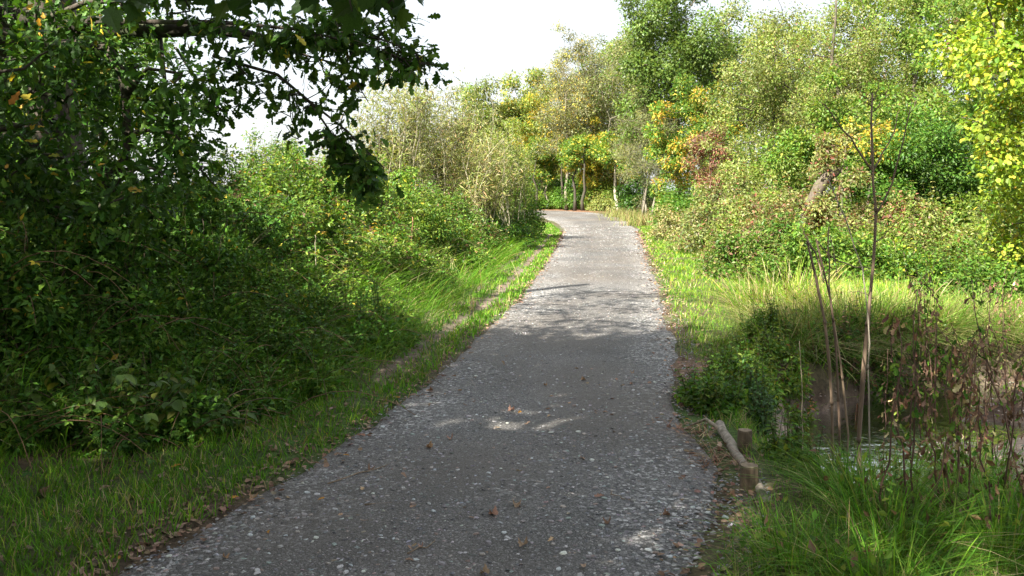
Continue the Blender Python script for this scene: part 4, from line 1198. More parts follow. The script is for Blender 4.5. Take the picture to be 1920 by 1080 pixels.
for i, (x, y, lab) in enumerate([(-1.5, -9.0, 'straight behind the viewer'), (5.5, -6.5, 'behind the viewer on the stream side'), (-13.0, -4.0, 'behind the viewer beyond the bank')]):  # unseen trees added to cut the skylight on the foreground
    tree('oak_tree', 'unseen oak added to dim skylight, ' + lab, 'tree', (x, y), (0, 0, 6.2), (4.0, 3.6, 4.2), 50, 1.0, 7000, LEAF4, .31, G_DARK, r_trunk=.3, seed=310 + i, bark=BK_DARK)

# ------------------------------------------------------------------ small plants near the camera
# dogwood with large single leaves
dx, dy = gp(235, 5.75)
dz = H(dx, dy)
dog = thing('dogwood_shrub', 'low dogwood shrub with large pointed yellow green leaves on the shady bank', 'shrub', (dx, dy, dz))
org = (dx, dy, dz)
st = Acc(); Ms, Ts = [], []
for i in range(60):
    a_ = rng.uniform(0, 6.283); q = rng.random() ** .5
    e = np.array([dx + .80 * q * math.cos(a_), dy + .36 * q * math.sin(a_), 0])
    e[2] = H(e[0], e[1]) + (.50 - .34 * q * q) * rng.uniform(.45, 1.1)
    b = np.array([dx + (e[0] - dx) * .4, dy + (e[1] - dy) * .4, 0]); b[2] = H(b[0], b[1])
    st.tube([b, (b + e) / 2 + UP * .06, e], [.004, .003, .002], 4, (.07, .06, .03), cap=False)
    for j in range(5):
        az = a_ + j * 1.4 + rng.normal(0, .3)
        d = np.array([math.cos(az), math.sin(az) - .25, -.45 + rng.normal(0, .2)])
        Ms.append(frames(d[None], (UP + rng.normal(0, .25, 3))[None], .09 * rng.uniform(.7, 1.25))); Ts.append((e - UP * .035 * (j // 2))[None])
st.build('stems', M_STEM, dog, org, kind='stuff')
leaf_objects(dog, leaf_meshes(LEAFO, ((.07, .13, .03), (.09, .15, .03), (.11, .17, .035), (.06, .115, .028), (.15, .17, .035)), M_LEAF), np.concatenate(Ms), np.concatenate(Ts), org)

# log rail with its two posts at the culvert
pa_, pb_ = np.array([1.40, 5.97, .03]), np.array([1.335, 4.62, -.03])
rail = thing('log_rail', 'thin weathered log lying along the path edge behind two short posts', 'log', tuple(pb_))
a = Acc(); ts = np.linspace(0, 1, 14)[:, None]
ln = pb_ * (1 - ts) + pa_ * ts + rng.normal(0, .006, (14, 3)); ln[:, 2] += .026
a.tube(ln, .029 + .003 * rng.normal(size=14), 12, (.27, .235, .195)); a.build('log', M_WOOD, rail, tuple(pb_))
a = Acc(); e = ln[-1]
a.tube([ln[-2], e + np.array([-.08, .06, .02]), e + np.array([-.17, .10, -.03])], [.016, .012, .006], 6, (.30, .26, .2))
a.build('side_branch', M_WOOD, rail, tuple(pb_))


def post(x, y, ztop, r, label, sink=.3):
    z0 = H(x, y)
    h = ztop - z0
    o = thing('wooden_post', label, 'post', (x, y, z0))
    a = Acc(); th = np.arange(18) / 18 * 2 * np.pi
    rr = r * (1 + .05 * np.sin(3 * th + 1) + .03 * rng.normal(size=18))
    lev = [(-sink, 1.03), (h * .3, 1.0), (h * .8, .99), (h - .008, .98), (h, .92)]
    v = np.concatenate([np.stack([x + rr * s * np.cos(th), y + rr * s * np.sin(th), np.full(18, z0 + zz)], -1) for zz, s in lev])
    f = [(k_ * 18 + i, k_ * 18 + (i + 1) % 18, (k_ + 1) * 18 + (i + 1) % 18, (k_ + 1) * 18 + i) for k_ in range(4) for i in range(18)]
    a.raw(v, np.concatenate([np.array(q) for q in f]), np.full(len(f), 4), (.115, .088, .06), False)
    a.build('shaft', M_WOOD, o, (x, y, z0))
    a = Acc()
    a.raw(np.concatenate([v[-18:] + np.array([0, 0, .0015]), [[x, y, z0 + h + .004]]]), np.concatenate([np.array((i, (i + 1) % 18, 18)) for i in range(18)]), np.full(18, 3), (.22, .17, .115), False)
    a.build('sawn_top', M_WOOD, o, (x, y, z0))


post(1.30, 4.86, .125, .052, 'short sawn wooden post at the near end of the log rail')
post(1.445, 5.5, .15, .045, 'mossy sawn wooden post behind the middle of the log rail')


# dead hollow stalks
def stalk(name, label, mains, branches, tint=(.16, .115, .08), group='dead stalks by the stream'):
    """mains: pixel/depth lines with radii, root first"""
    ln0 = [P(*q) for q in mains[0][0]]
    b = ln0[0].copy(); b[2] = H(b[0], b[1]) - .05
    root = thing(name, label, 'dead stalk', tuple(b), group)
    for j, (ln, r0, r1) in enumerate(mains):
        pts = [P(*q) for q in ln]
        if j == 0:
            pts = [b] + pts
        pts = np.array(pts); cs = np.concatenate([[0], np.cumsum(np.linalg.norm(np.diff(pts, axis=0), axis=1))]); cs /= cs[-1]
        tt = np.linspace(0, 1, 16); line = np.stack([np.interp(tt, cs, pts[:, k_]) for k_ in range(3)], -1) + rng.normal(0, .004, (16, 3))
        a = Acc(); a.tube(line, np.linspace(r0, r1, 16) * (1 + .08 * rng.normal(size=16)), 7, tint)
        for t in (.25, .5, .75):
            p = line[int(t * 15)]; dn = norm(line[min(15, int(t * 15) + 1)] - p)
            rr = r0 + (r1 - r0) * t
            a.tube([p - dn * .02, p, p + dn * .02], [rr * 1.05, rr * 1.45, rr * 1.05], 7, np.array(tint) * .7)
        a.build('stem', M_STEM, root, tuple(b))
    for ln, r0, r1 in branches:
        pts = np.array([P(*q) for q in ln])
        tt = np.linspace(0, 1, 8); cs = np.linspace(0, 1, len(pts))
        line = np.stack([np.interp(tt, cs, pts[:, k_]) for k_ in range(3)], -1) + rng.normal(0, .006, (8, 3)) * np.sin(tt * np.pi)[:, None]
        a = Acc(); a.tube(line, np.linspace(r0, r1, 8), 5, np.array(tint) * rng.uniform(.7, 1.2))
        a.build('branch', M_STEM, root, tuple(b))
    return root


d = 6.5
stalk('dead_stalk', 'tallest dead brown stalk with forked bare branches by the stream', [([(1612, 800, d), (1622, 660, d), (1636, 520, d), (1641, 420, d), (1637, 330, d), (1634, 250, d), (1638, 175, d)], .022, .006)],
      [([(1634, 318, d), (1600, 272, d), (1575, 235, d - .1), (1545, 195, d - .2)], .009, .004), ([(1641, 405, d), (1662, 370, d - .05), (1690, 280, d - .1), (1708, 200, d - .15)], .008, .004),
       ([(1638, 320, d), (1660, 280, d + .1), (1678, 235, d + .2), (1684, 210, d + .25)], .007, .003), ([(1634, 200, d), (1625, 185, d), (1612, 176, d)], .005, .002), ([(1637, 210, d), (1652, 190, d), (1668, 176, d)], .005, .002),
       ([(1637, 190, d), (1644, 172, d), (1650, 150, d)], .004, .002), ([(1550, 203, d - .2), (1535, 190, d - .2), (1528, 172, d - .2)], .003, .001), ([(1548, 200, d - .2), (1552, 182, d - .2), (1548, 165, d - .2)], .003, .001), ([(1704, 215, d - .15), (1716, 196, d - .15), (1720, 178, d - .15)], .003, .001), ([(1703, 215, d - .15), (1700, 190, d - .15)], .003, .001), ([(1622, 184, d), (1612, 165, d), (1610, 150, d)], .003, .001), ([(1660, 183, d), (1666, 165, d), (1664, 148, d)], .003, .001), ([(1640, 455, d), (1660, 440, d), (1690, 405, d)], .005, .002), ([(1637, 560, d), (1612, 545, d), (1590, 548, d)], .004, .002)])
stalk('dead_stalk', 'thin grey stalk leaning up to the left against the tallest one', [([(1630, 640, 6.3), (1618, 500, 6.35), (1585, 410, 6.4), (1552, 335, 6.4)], .007, .004)], [], (.26, .23, .18))
stalk('dead_stalk', 'thick broken brown stalk left of the tallest one, split at its top', [([(1562, 840, 6.0), (1556, 700, 6.0), (1545, 590, 6.0), (1528, 520, 6.0), (1514, 452, 6.0)], .012, .008)],
      [([(1514, 452, 6.0), (1530, 475, 5.95), (1545, 530, 5.9)], .007, .005), ([(1516, 455, 6.0), (1510, 440, 6.0), (1506, 428, 6.0)], .007, .003)])
stalk('dead_stalk', 'slim dark stalk bending right between the broken stalks', [([(1575, 850, 6.15), (1572, 720, 6.15), (1562, 600, 6.15), (1548, 520, 6.15), (1530, 450, 6.15)], .010, .006)],
      [([(1533, 452, 6.15), (1560, 485, 6.2), (1600, 500, 6.3), (1632, 503, 6.4)], .005, .004)], (.13, .09, .065))
stalk('dead_stalk', 'straight thin stalk with bare tip among the broken stalks', [([(1590, 800, 6.8), (1570, 640, 6.8), (1553, 540, 6.8), (1556, 425, 6.8)], .010, .005)], [([(1556, 440, 6.8), (1566, 490, 6.8), (1570, 520, 6.7)], .004, .003)], (.20, .15, .10))
stalk('dead_stalk', 'pale straw-thin stalk rising from the stream edge', [([(1505, 800, 6.6), (1503, 700, 6.6), (1500, 640, 6.6)], .005, .003)], [], (.40, .33, .22))


for lab, ln, r_0, tn_ in [('long greenish stem leaning out of the bank brambles to the upper right', [(418, 520, 8.6), (455, 475, 8.6), (505, 425, 8.6), (540, 398, 8.6)], .010, (.16, .17, .07)),
                          ('second leaning stem close below the long greenish one', [(430, 512, 8.7), (475, 462, 8.7), (512, 428, 8.7)], .007, (.18, .17, .09)), ('thin pale upright stalk in the sunlit brambles', [(592, 490, 10.5), (592, 460, 10.5), (591, 440, 10.5)], .006, (.38, .32, .24)),
                          ('dark bare stem rising from the shady bank', [(376, 560, 8.8), (380, 480, 8.8), (382, 410, 8.8)], .007, (.07, .055, .04)), ('rusty seed stalk above the long grass on the bank', [(772, 450, 14), (773, 425, 14), (774, 408, 14)], .012, (.30, .16, .09))]:
    stalk('dead_stalk', lab, [(ln, r_0, r_0 * .5)], [], tn_, 'dead stalks on the bank')


# withered plants with hanging brown leaves
def withered(label, px, py, top, spread, n_st, n_lf, pal, green=.15):
    d = F * 1.75 / (py - HZ)
    for _ in range(6):
        bx, by = gp(px, d); d = F * (EYE - H(bx, by)) / (py - HZ)
    bx, by = gp(px, d); bz = H(bx, by)
    root = thing('withered_plant', label, 'withered plant', (bx, by, bz - .03), 'withered plants on the stream bank')
    org = (bx, by, bz - .03)
    hh = EYE + (HZ - top) / F * d - bz
    lv = Acc()
    for s in range(n_st):
        e = np.array([bx + rng.normal(0, spread), by + rng.normal(0, spread), bz + hh * rng.uniform(.65, 1.05)])
        b = np.array([bx + rng.normal(0, .05), by + rng.normal(0, .05), bz - .03])
        tt = np.linspace(0, 1, 9)[:, None]
        ln = b * (1 - tt) + e * tt + rng.normal(0, .010, (9, 3))
        ln[-1] += np.array([rng.normal(0, .05), rng.normal(0, .05), -.02])
        a = Acc(); a.tube(ln, np.linspace(.006, .002, 9), 5, np.array([.10, .06, .045]) * rng.uniform(.6, 1.6)); a.build('stem', M_STEM, root, org)
        t = rng.uniform(.18, 1.0, n_lf)
        pos = np.stack([np.interp(t, tt[:, 0], ln[:, k_]) for k_ in range(3)], -1)
        az = rng.uniform(0, 6.283, n_lf)
        dd = np.stack([np.cos(az) * .5, np.sin(az) * .5, np.full(n_lf, -.9)], -1) + rng.normal(0, .25, (n_lf, 3))
        off = np.stack([np.cos(az), np.sin(az), np.zeros(n_lf)], -1) * rng.uniform(.005, .035, n_lf)[:, None]
        tn_ = tints(pal, n_lf, .25)
        g = rng.random(n_lf) < green
        tn_[g] = tints(mixpal((G_MID, 2), (G_LIT, 2)), int(g.sum()))
        sz = rng.uniform(.025, .06, n_lf)
        Mx = frames(dd, np.stack([np.cos(az), np.sin(az), np.full(n_lf, .4)], -1) + rng.normal(0, .4, (n_lf, 3)), sz)
        for c_ in range(3):
            lv.inst(CURLS[c_ * 2 + 1], Mx[c_::3], (pos + off)[c_::3], tn_[c_::3])
    lv.build('leaves', M_DRY, root, org, kind='stuff')


WP = [(1700, 985, 560, .08, 3, 34, 'withered brown plant nearest the stream bend, beside the long grass'), (1775, 1000, 560, .10, 4, 40, 'tall withered plant with hanging brown leaves in the middle of the bank'),
      (1835, 1010, 590, .10, 3, 34, 'withered plant with drooping leaves in front of the gravel bank'), (1905, 985, 520, .10, 4, 36, 'withered plant with green tips at the picture edge'),
      (1745, 860, 500, .12, 4, 26, 'curly-topped withered plant rising before the meadow'), (1845, 860, 480, .14, 5, 30, 'bushy withered plant with curled grey tops at the gravel bank'),
      (1900, 800, 500, .16, 5, 26, 'withered plant with thin leafless tips at the far right'), (1672, 930, 640, .06, 2, 26, 'small withered plant with a few green leaves near the dead stalks'),
      (1800, 745, 560, .22, 6, 24, 'low tangle of withered stems behind the gravel bank'), (1880, 715, 520, .24, 6, 24, 'withered tangle with green blades below the bright tree'), (1725, 925, 500, .09, 3, 32, 'upright withered plant with crumpled leaves behind the small one')]
for px, py, top, sp, ns, nl, lab in WP:
    withered(lab, px, py, top, sp, ns, int(nl * 1.5), mixpal((BROWN, 5), (STRAW, .8)), green=.38)

# herbs between the path and the stream
for i, (x, y, r, h, n, pr, sz, pal, nm, lab) in enumerate([
        (1.98, 7.5, (.28, .36), .22, 2400, LEAF4, .048, mixpal((G_MID, 3), (G_LIT, 2)), 'nettle_patch', 'green nettle patch at the path edge by the bare earth'),
        (2.5, 8.35, (.34, .40), .36, 3200, LEAF4, .05, mixpal((G_MID, 2), (G_LIT, 2), (REDDISH, .12)), 'nettle_patch', 'taller nettle patch on the near side of the undercut bank'),
        (1.50, 6.75, (.24, .32), .14, 2200, LEAF4, .05, mixpal((G_MID, 3), (G_LIT, 1)), 'herb_patch', 'low green herb patch spilling onto the path before the log'),
        (2.0, 6.8, (.24, .3), .24, 2200, LEAF4, .05, [((.07, .14, .05), 3), ((.06, .12, .05), 2), ((.08, .17, .04), 2)], 'mugwort_plant', 'bluish dark green mugwort behind the end of the log'),
        (2.75, 9.35, (.34, .35), .32, 3000, LEAF4, .05, mixpal((G_MID, 2), (G_LIT, 2)), 'nettle_patch', 'sunlit nettle patch below the tall dry grass'),
        (2.05, 6.1, (.22, .28), .18, 1800, LEAF4, .045, mixpal((G_MID, 2), (G_LIT, 1)), 'herb_patch', 'small leafy patch on the stream edge behind the posts'),
        (3.05, 9.35, (.35, .3), .30, 3000, LEAF4, .05, mixpal((G_DARK, 2), (G_MID, 2)), 'herb_patch', 'dark herbs hanging on the face of the undercut bank'),
        (3.75, 9.55, (.35, .22), .30, 2600, LEAF4, .05, mixpal((G_MID, 2), (G_DARK, 1), (BROWN, .6)), 'herb_patch', 'herbs on the bank face behind the tallest stalk'), (4.5, 9.75, (.4, .22), .30, 2600, LEAF4, .05, mixpal((G_MID, 2), (G_OLIVE, 1), (BROWN, .6)), 'herb_patch', 'herbs on the bank face behind the withered plants'),
        (3.55, 9.15, (.3, .2), .34, 2200, LEAF4, .05, mixpal((G_MID, 2), (G_DARK, 2), (BROWN, .8)), 'herb_patch', 'shaggy herbs at the water line left of the tallest stalk'), (4.15, 9.45, (.35, .2), .34, 2200, LEAF4, .05, mixpal((G_MID, 2), (G_DARK, 2), (BROWN, .8)), 'herb_patch', 'shaggy herbs at the water line right of the tallest stalk'),
        (1.75, 5.25, (.2, .26), .16, 1500, LEAF4, .045, mixpal((G_MID, 2), (G_LIT, 1)), 'herb_patch', 'little leafy patch just beyond the near post')]):
    bush(nm, lab, nm.split('_')[0], (x, y), r, h, n, pr, sz, pal, seed=400 + i, stems=16, cl=.10, shoots=40, shoot_h=.2, group='herbs between path and stream', thick=.004, stem_tint=(.10, .11, .04))


# ------------------------------------------------------------------ grass
def tussock(label, x, y, r, n, h, pal, lean=.35, bend=.9, width=.006, name='grass_tussock'):
    z = H(x, y)
    root = thing(name, label, 'grass tussock', (x, y, z), 'grass tussocks by the stream')
    a_ = rng.uniform(0, 6.283, n); q = rng.random(n) ** .6 * r
    T = np.stack([x + q * np.cos(a_), y + q * np.sin(a_), np.zeros(n)], -1); T[:, 2] = height(T[:, 0], T[:, 1]) - .01
    a = Acc()
    a.blades(T, h * rng.uniform(.5, 1.15, n), width * rng.uniform(.6, 1.3, n), a_ + rng.normal(0, .6, n), lean * rng.uniform(0, 1.6, n), bend * rng.uniform(0, 1.9, n), tints(pal, n, .3), seg=4)
    nl = n // 8; kk = rng.integers(0, n, nl)
    a.inst(LEAF4, frames(rng.normal(size=(nl, 3)), UP + rng.normal(0, .5, (nl, 3)), rng.uniform(.03, .07, nl)), T[kk] + rng.normal(0, .05, (nl, 3)) + UP * h * rng.uniform(.1, .6, (nl, 1)), tints(mixpal((G_MID, 2), (G_LIT, 2), (BROWN, 1)), nl))
    a.build('blades', M_GRASS, root, (x, y, z), kind='stuff')


DRYG = mixpal((STRAW, 2), (G_BRIGHT, 2), (GRASS, 1.5))  # dry grass mixed brighter, painting sunlight into its colour
for x, y, r, n, h, pal, lab in [
        (3.3, 11.6, .40, 800, .70, DRYG, 'tall straw-coloured grass tussock nearest the path verge'), (3.85, 12.1, .45, 900, .80, DRYG, 'tallest bleached grass tussock before the dark bramble mound'),
        (4.0, 11.0, .45, 900, .70, DRYG, 'straw and green grass tussock on top of the undercut bank'), (3.15, 10.7, .32, 600, .42, mixpal((G_LIT, 3), (STRAW, 1)), 'bright green grass tussock leaning to the path'),
        (4.25, 10.55, .42, 1100, .72, mixpal((G_MID, 2), (G_OLIVE, 2), (STRAW, .6)), 'drooping green tussock hanging over the dark undercut bank'), (4.9, 11.3, .5, 900, .65, DRYG, 'pale tussock right of the tallest dead stalk'),
        (3.3, 10.2, .35, 900, .55, mixpal((G_OLIVE, 2), (BROWN, 1), (STRAW, 1)), 'brownish tussock hanging down the stream bank'), (2.9, 10.0, .26, 500, .34, mixpal((G_LIT, 2), (G_OLIVE, 1)), 'short green tussock at the corner of the stream bank'),
        (3.0, 9.75, .3, 900, .5, mixpal((G_OLIVE, 2), (STRAW, 1), (GRASS, 1)), 'tussock combed down over the shady bank face'), (3.75, 10.05, .35, 1000, .6, mixpal((GRASS, 2), (G_OLIVE, 2), (BROWN, .5)), 'long green tussock draping the middle of the undercut bank'),
        (4.75, 10.3, .4, 1000, .6, mixpal((G_OLIVE, 2), (GRASS, 2)), 'draping tussock right of the dark hollow'),
        (5.6, 11.0, .5, 900, .55, mixpal((G_MID, 2), (G_OLIVE, 2), (BROWN, .7)), 'ragged tussock behind the curly withered plants')]:
    tussock(lab, x, y, r, n, h, pal, width=.009)
for i, (x, y, lab) in enumerate([(3.0, 9.15, 'left end of the bank face'), (3.5, 9.65, 'bank face left of the tallest stalk'), (4.0, 9.8, 'bank face right of the tallest stalk'), (4.5, 9.95, 'bank face above the dark water'), (5.0, 10.0, 'bank face behind the withered plants'), (5.7, 10.1, 'bank face below the meadow')]):
    n = 520; z = H(x, y + .1)
    root = thing('hanging_grass', 'long grass hanging down the ' + lab, 'grass tussock', (x, y + .1, z), 'grass hanging over the stream bank')
    T = np.stack([x + rng.normal(0, .26, n), y + .1 + rng.normal(0, .16, n), np.zeros(n)], -1); T[:, 2] = height(T[:, 0], T[:, 1])
    a = Acc(); a.blades(T, rng.uniform(.3, .7, n), .009 * rng.uniform(.6, 1.3, n), rng.normal(-1.57, 1.3, n), rng.uniform(.0, .7, n), rng.uniform(.2, 2.2, n), tints(mixpal((GRASS, 2), (G_OLIVE, 2), (STRAW, .8), (BROWN, .8)), n), seg=5)
    a.build('blades', M_GRASS, root, (x, y + .1, z), kind='stuff')
GR = mixpal((GRASS, 5), (G_LIT, 1.5), (STRAW, .35))
for x, y, r, n, h, lab in [(1.78, 4.6, .2, 320, .32, 'long green grass tussock just behind the near post'), (2.02, 4.75, .26, 420, .34, 'tall green grass tussock at the foot of the dead stalks'),
                           (1.75, 4.1, .26, 480, .40, 'long grass tussock at the lower middle of the grassy corner'), (2.3, 4.2, .25, 420, .42, 'long grass tussock under the withered plants'),
                           (1.25, 3.85, .22, 380, .26, 'short grass tussock bending onto the path gravel'), (2.75, 5.3, .25, 450, .40, 'thin grass tussock at the edge of the gravel bank'), (2.3, 5.1, .22, 300, .28, 'green grass tussock between the dead stalks and the water'), (2.75, 4.6, .25, 420, .36, 'grass tussock growing through the withered plants'), (1.5, 3.6, .24, 420, .32, 'grass tussock at the lower edge of the picture')]:
    tussock(lab, x, y, r, n, h, GR, lean=.3, bend=1.0, width=.006)


def scatter(n, x0, x1, y0, y1, dens):
    """n tries weighted by dens(x, y) in 0..1"""
    x = rng.uniform(x0, x1, n); y = y0 * (y1 / y0) ** rng.random(n)
    k_ = rng.random(n) < dens(x, y)
    x, y = x[k_], y[k_]
    return np.stack([x, y, height(x, y) - .004], -1)


def sod(name, label, T, h, pal, lean=.3, bend=.5, w=.0035, dry=None):
    n = len(T)
    a = Acc()
    dd = T[:, 1]
    t = tints(pal, n)
    br_ = .75 + .5 * vnoise(T[:, 0], T[:, 1], .35, 31)
    t = t * br_[:, None]
    if dry is not None:
        k_ = rng.random(n) < dry * np.clip(vnoise(T[:, 0], T[:, 1], .5, 41) * 2 - .5, 0, 1.5)
        t[k_] = tints(STRAW, int(k_.sum()))
    a.blades(T, h * rng.uniform(.45, 1.3, n) * (.7 + .6 * vnoise(T[:, 0], T[:, 1], .3, 51)), w * np.maximum(1, dd / 6.0) * rng.uniform(.7, 1.4, n), rng.uniform(0, 6.283, n), lean * rng.uniform(0, 1.6, n), bend * rng.uniform(0, 1.6, n), t)
    o = a.build(name, M_GRASS, kind='stuff')
    tag(o, label, 'grass')


def dens_left(x, y):
    e = le(y) - x
    w_ = np.maximum(.35, le(y) - lb(y) + .5)
    d_ = sstep(-.08, .06, e) * (1 - sstep(w_ - .1, w_ + .25, e))
    for o in (0.42, 0.86):
        d_ = d_ * (1 - np.exp(-((e - o) / .14) ** 2) * sstep(6.5, 8.5, y) * (1 - sstep(36, 44, y)) * np.clip(.3 + vnoise(x, y, .8, 61) * 1.8, 0, 1))
    d_ = d_ * np.clip(.1 + 1.9 * vnoise(x, y, .33, 71) * (.5 + sstep(.0, .3, e)), 0, 1)
    return d_


T = scatter(205000, -4.2, 2.2, 3.2, 50, dens_left)
sod('grass', 'short green grass on the verge between path and bank', T, .088, mixpal((GRASS, 5), (G_BRIGHT, .5)), w=.0056, dry=.14)


def dens_right(x, y):
    e = x - re(y)
    wall = np.interp(y, [9, 14, 20, 28, 36, 50, 60], [2.4, 3.2, 2.8, 2.6, 2.6, 2.0, 3.0])
    d_ = sstep(-.05, .2, e) * (1 - sstep(wall, wall + .5, e)) * sstep(8.4, 9.4, y) * (1 - sstep(.04, .12, bed(x, y)))
    return d_ * np.clip(.35 + 1.5 * vnoise(x, y, .4, 72) * (.4 + sstep(0, .3, e)), 0, 1)


T = scatter(120000, 1.0, 9.0, 8.2, 58, dens_right)
sod('grass', 'sunlit short grass between the path and the big bramble mound', T, .085, mixpal((GRASS, 3), (G_BRIGHT, 1.8)), w=.0045, dry=.18)
T = scatter(50000, 3.5, 9.5, 10.6, 17.0, lambda x, y: (1 - sstep(.03, .10, bed(x, y))) * np.clip(.3 + vnoise(x, y, .5, 73), 0, 1) * sstep(4.2, 5.2, x))
sod('meadow_grass', 'sunlit meadow grass beyond the stream', T, .16, mixpal((GRASS, 3), (G_BRIGHT, 2)), w=.008, dry=.15)
T = scatter(60000, .5, 3.6, 3.0, 6.6, lambda x, y: sstep(.0, .35, x - re(y)) * (1 - sstep(.10, .24, bed(x, y))) * np.clip(.2 + 1.3 * vnoise(x, y, .3, 74), 0, 1) * (1 - .9 * sstep(4.3, 4.7, y) * (1 - sstep(1.45, 1.7, x))))
sod('grass', 'shaded grass in the corner between path and stream', T, .11, GR, lean=.4, bend=.8, w=.004, dry=.15)
T = scatter(16000, .9, 2.6, 6.2, 10.2, lambda x, y: sstep(.05, .3, x - re(y)) * (1 - sstep(.06, .16, bed(x, y))) * np.clip(-.1 + 1.2 * vnoise(x, y, .3, 75), 0, 1) * (1 - np.exp(-(((x - 1.75) / .3) ** 2 + ((y - 8.3) / .5) ** 2))))
sod('grass', 'sparse grass around the bare earth at the path edge', T, .07, GR, dry=.2)


# long grass flowing down the bank on the left
def dens_long(x, y):
    e = lb(y) - x
    return sstep(-.35, .0, e) * (1 - sstep(.8, 2.2, e)) * np.clip(-.12 + 1.6 * vnoise(x, y, .6, 76), 0, 1) * sstep(4.8, 6, y)


T = scatter(60000, -4.4, 1.6, 4.8, 48, dens_long)
n = len(T)
a = Acc()
a.blades(T, rng.uniform(.25, .65, n), .0055 * np.maximum(1, T[:, 1] / 7), rng.normal(-.5, .9, n), rng.uniform(.1, .6, n), rng.uniform(.4, 1.5, n), tints(mixpal((GRASS, 5), (G_LIT, 1), (STRAW, .3)), n), seg=4)
tag(a.build('long_grass', M_GRASS, kind='stuff'), 'long arching green grass along the foot of the bank', 'grass')
T = scatter(9000, -3.0, .2, 12.0, 20.0, lambda x, y: np.exp(-(((x + 1.9) / .9) ** 2 + ((y - 15) / 2.4) ** 2)) * np.clip(vnoise(x, y, .5, 77) * 1.6, 0, 1))
n = len(T)
a = Acc()
a.blades(T, rng.uniform(.25, .6, n), .010, rng.uniform(0, 6.283, n), rng.uniform(.05, .4, n), rng.uniform(.2, 1.0, n), tints(mixpal((STRAW, 1), (G_OLIVE, 2), (GRASS, 2)), n), seg=3)
tag(a.build('long_grass', M_GRASS, kind='stuff'), 'bleached dry grass among the brambles on the sunlit bank', 'grass')

# ------------------------------------------------------------------ stones and litter
STONE_T = [((.07, .07, .071), 3), ((.14, .14, .141), 4), ((.24, .24, .242), 3), ((.36, .36, .36), 1.2), ((.21, .175, .15), 1.5)]
SM = []
for i in range(16):
    a = Acc(); a.inst(CHIPS[i % 8], np.eye(3)[None], np.zeros((1, 3)), tints([((.20, .20, .202), 2), ((.30, .30, .302), 3), ((.42, .42, .42), 2), ((.27, .22, .19), 1)], 1)); SM.append(a.mesh('stone', M_STONE))
k = 0
while k < 300:
    y = 3.5 * (8.5 / 3.5) ** (rng.random() ** 1.3); u_ = rng.random(); x = le(y) + (re(y) - le(y)) * u_
    if rng.random() > .45 + .55 * abs(u_ - .5) * 2:
        continue
    o = bpy.data.objects.new('stone', SM[rng.integers(0, 16)])
    col.objects.link(o); o.parent = path
    s = rng.uniform(.010, .022)
    o.location = (x, y, float(path_z(np.array([x]), np.array([y]))[0]) + .002)
    o.rotation_euler = (rng.normal(0, .12), rng.normal(0, .12), rng.uniform(0, 6.283)); o.scale = (s, s, s * .8)
    k += 1


def chips(name, label, x, y, z, s, parent=None, pal=STONE_T):
    a = Acc(); n = len(x)
    az = rng.uniform(0, 6.283, n)
    M = frames(np.stack([np.cos(az), np.sin(az), rng.normal(0, .2, n)], -1), UP + rng.normal(0, .2, (n, 3)), s)
    T = np.stack([x, y, z], -1); t = tints(pal, n)
    for c_ in range(6):
        a.inst(GRIT[c_], M[c_::6], T[c_::6], t[c_::6])
    o = a.build(name, M_STONE, parent, kind='stuff')
    if parent is None:
        tag(o, label, 'gravel')
    return o


n = 52000
y = 3.3 * (48 / 3.3) ** (rng.random(n) ** 1.25); u_ = rng.random(n)
k_ = rng.random(n) < (.55 + .45 * (np.abs(u_ - .5) * 2) ** 1.5) * (.2 + 1.5 * vnoise(u_ * 2.5, y, .35, 81))
y = y[k_]; u_ = u_[k_]; x = le(y) + (re(y) - le(y)) * (u_ * 1.12 - .03)
chips('gravel', '', x, y, np.where(x > re(y) + .02, height(x, y), path_z(x, y)), (.004 + .013 * rng.random(len(x)) ** 2.4) * np.maximum(1, y / 17), parent=path)
n = 9000
x = rng.uniform(1.6, 7.5, n); y = rng.uniform(4.8, 10.2, n)
k_ = (bed(x, y) > .22) & (rng.random(n) < .25 + vnoise(x, y, .4, 82))
x, y = x[k_], y[k_]
chips('gravel', 'pale brown pebbles on the stream bed and its gravel bank', x, y, height(x, y), rng.uniform(.008, .03, len(x)), pal=[((.26, .20, .16), 3), ((.20, .17, .15), 3), ((.36, .31, .27), 2), ((.15, .14, .14), 2)])

# fallen leaves: the large ones singly, the rest as litter
LM = []
for i in range(24):
    a = Acc(); a.inst(CURLS[i % 6], np.eye(3)[None], np.zeros((1, 3)), tints([((.26, .17, .12), 3), ((.33, .23, .165), 3), ((.18, .11, .075), 2), ((.40, .29, .21), 1), ((.40, .22, .05), .4)], 1)); LM.append(a.mesh('fallen_leaf', M_DRY))


def fallen(x, y, z, s, label, group):
    o = bpy.data.objects.new('fallen_leaf', LM[rng.integers(0, 24)])
    col.objects.link(o)
    o.location = (x, y, z); o.rotation_euler = (rng.normal(0, .25), rng.normal(0, .25), rng.uniform(0, 6.283)); o.scale = (s, s, s * .7)
    tag(o, label, 'leaf', group)


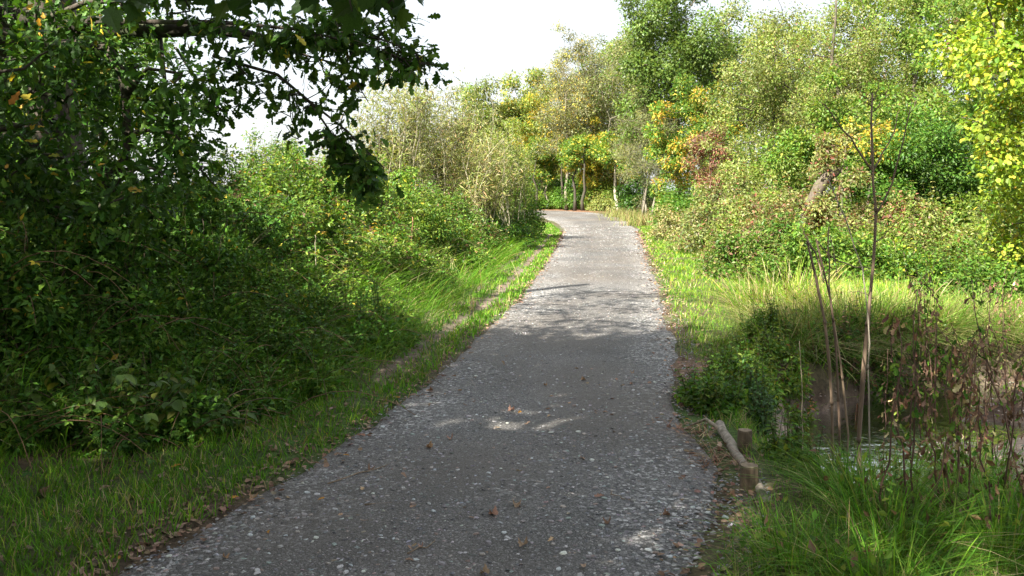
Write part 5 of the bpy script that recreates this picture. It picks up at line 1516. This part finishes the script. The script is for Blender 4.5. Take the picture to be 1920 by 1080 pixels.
for i in range(90):
    y = 3.6 * (9 / 3.6) ** rng.random(); x = le(y) + (re(y) - le(y)) * rng.uniform(.08, .97)
    fallen(x, y, float(path_z(np.array([x]), np.array([y]))[0]) + .004, rng.uniform(.028, .06), 'curled brown fallen leaf lying on the path gravel', 'fallen leaves on the path')
for i in range(140):
    y = 3.7 * (10 / 3.7) ** rng.random(); x = le(y) + rng.normal(-.05, .12) - .25 * (rng.random() < .3) * rng.random()
    fallen(x, y, max(H(x, y), -.004) + .012, rng.uniform(.03, .062), 'brown fallen leaf along the grassy path edge below the bank', 'fallen leaves along the path edge')
for i in range(45):
    y = 3.6 * (7 / 3.6) ** rng.random(); x = le(y) - rng.uniform(.25, 1.5)
    fallen(x, y, H(x, y) + .03, rng.uniform(.045, .09), 'brown fallen leaf caught in the verge grass', 'fallen leaves in the verge grass')
for i in range(40):
    y = rng.uniform(4.4, 6.6); x = re(y) + rng.normal(.08, .10)
    fallen(x, y, H(x, y) + .012, rng.uniform(.03, .065), 'brown fallen leaf beside the log rail', 'fallen leaves by the log rail')
n = 5200
y = 3.4 * (40 / 3.4) ** rng.random(n)
x = np.where(rng.random(n) < .6, le(y) + rng.normal(-.06, .12, n), le(y) - rng.uniform(0, 1.4, n))
k_ = rng.random(n) < .35; x[k_] = re(y[k_]) + rng.normal(.06, .14, k_.sum())
a = Acc(); az = rng.uniform(0, 6.283, n)
M = frames(np.stack([np.cos(az), np.sin(az), rng.normal(0, .2, n)], -1), UP + rng.normal(0, .3, (n, 3)), rng.uniform(.015, .045, n) * np.maximum(1, y / 10))
T = np.stack([x, y, np.maximum(height(x, y), -.6) + .010], -1); t = tints([((.22, .145, .10), 3), ((.30, .21, .15), 3), ((.14, .09, .065), 3)], n)
for c_ in range(3):
    a.inst(LEAFR, M[c_::3], T[c_::3], t[c_::3])
tag(a.build('leaf_litter', M_DRY, kind='stuff'), 'brown leaf fragments along both edges of the path', 'leaf litter')

# fallen twigs
for i, (x0, y0, x1, y1, r, lab) in enumerate([(-1.02, 4.9, -.72, 5.25, .006, 'pale bent twig among the leaves at the path edge'), (-.75, 4.55, -.42, 4.70, .004, 'thin dark twig on the gravel left of the middle'),
                                              (.52, 4.75, .62, 4.62, .004, 'short dark twig on the gravel before the log rail'), (-.45, 3.95, -.33, 4.1, .004, 'small pale twig in the lower left gravel'), (1.22, 5.35, 1.33, 5.75, .006, 'brown twig lying beside the log rail')]):
    z0 = H(x0, y0) + .012
    a = Acc(); ts = np.linspace(0, 1, 7)[:, None]
    ln = np.array([x0, y0, z0]) * (1 - ts) + np.array([x1, y1, max(H(x1, y1), 0) + .014]) * ts + rng.normal(0, .012, (7, 3)) * np.array([1, 1, .2])
    a.tube(ln, np.linspace(r, r * .5, 7), 5, (.22, .17, .12))
    tag(a.build('fallen_twig', M_STEM, None, (x0, y0, z0)), lab, 'twig')
# dry stems heaped by the posts
n = 260
x = rng.normal(1.22, .07, n); y = rng.uniform(5.1, 6.1, n)
a = Acc()
T = np.stack([x, y, height(x, y) + rng.uniform(.005, .05, n)], -1)
a.blades(T, rng.uniform(.02, .05, n), .004, rng.uniform(0, 6.283, n), rng.uniform(2, 5, n), rng.uniform(0, 1, n), tints(mixpal((STRAW, 1), (REDDISH, 1), (BROWN, 1)), n))
tag(a.build('dry_stems', M_DRY, kind='stuff'), 'heap of dry reddish stems beside the log rail', 'dry stems')
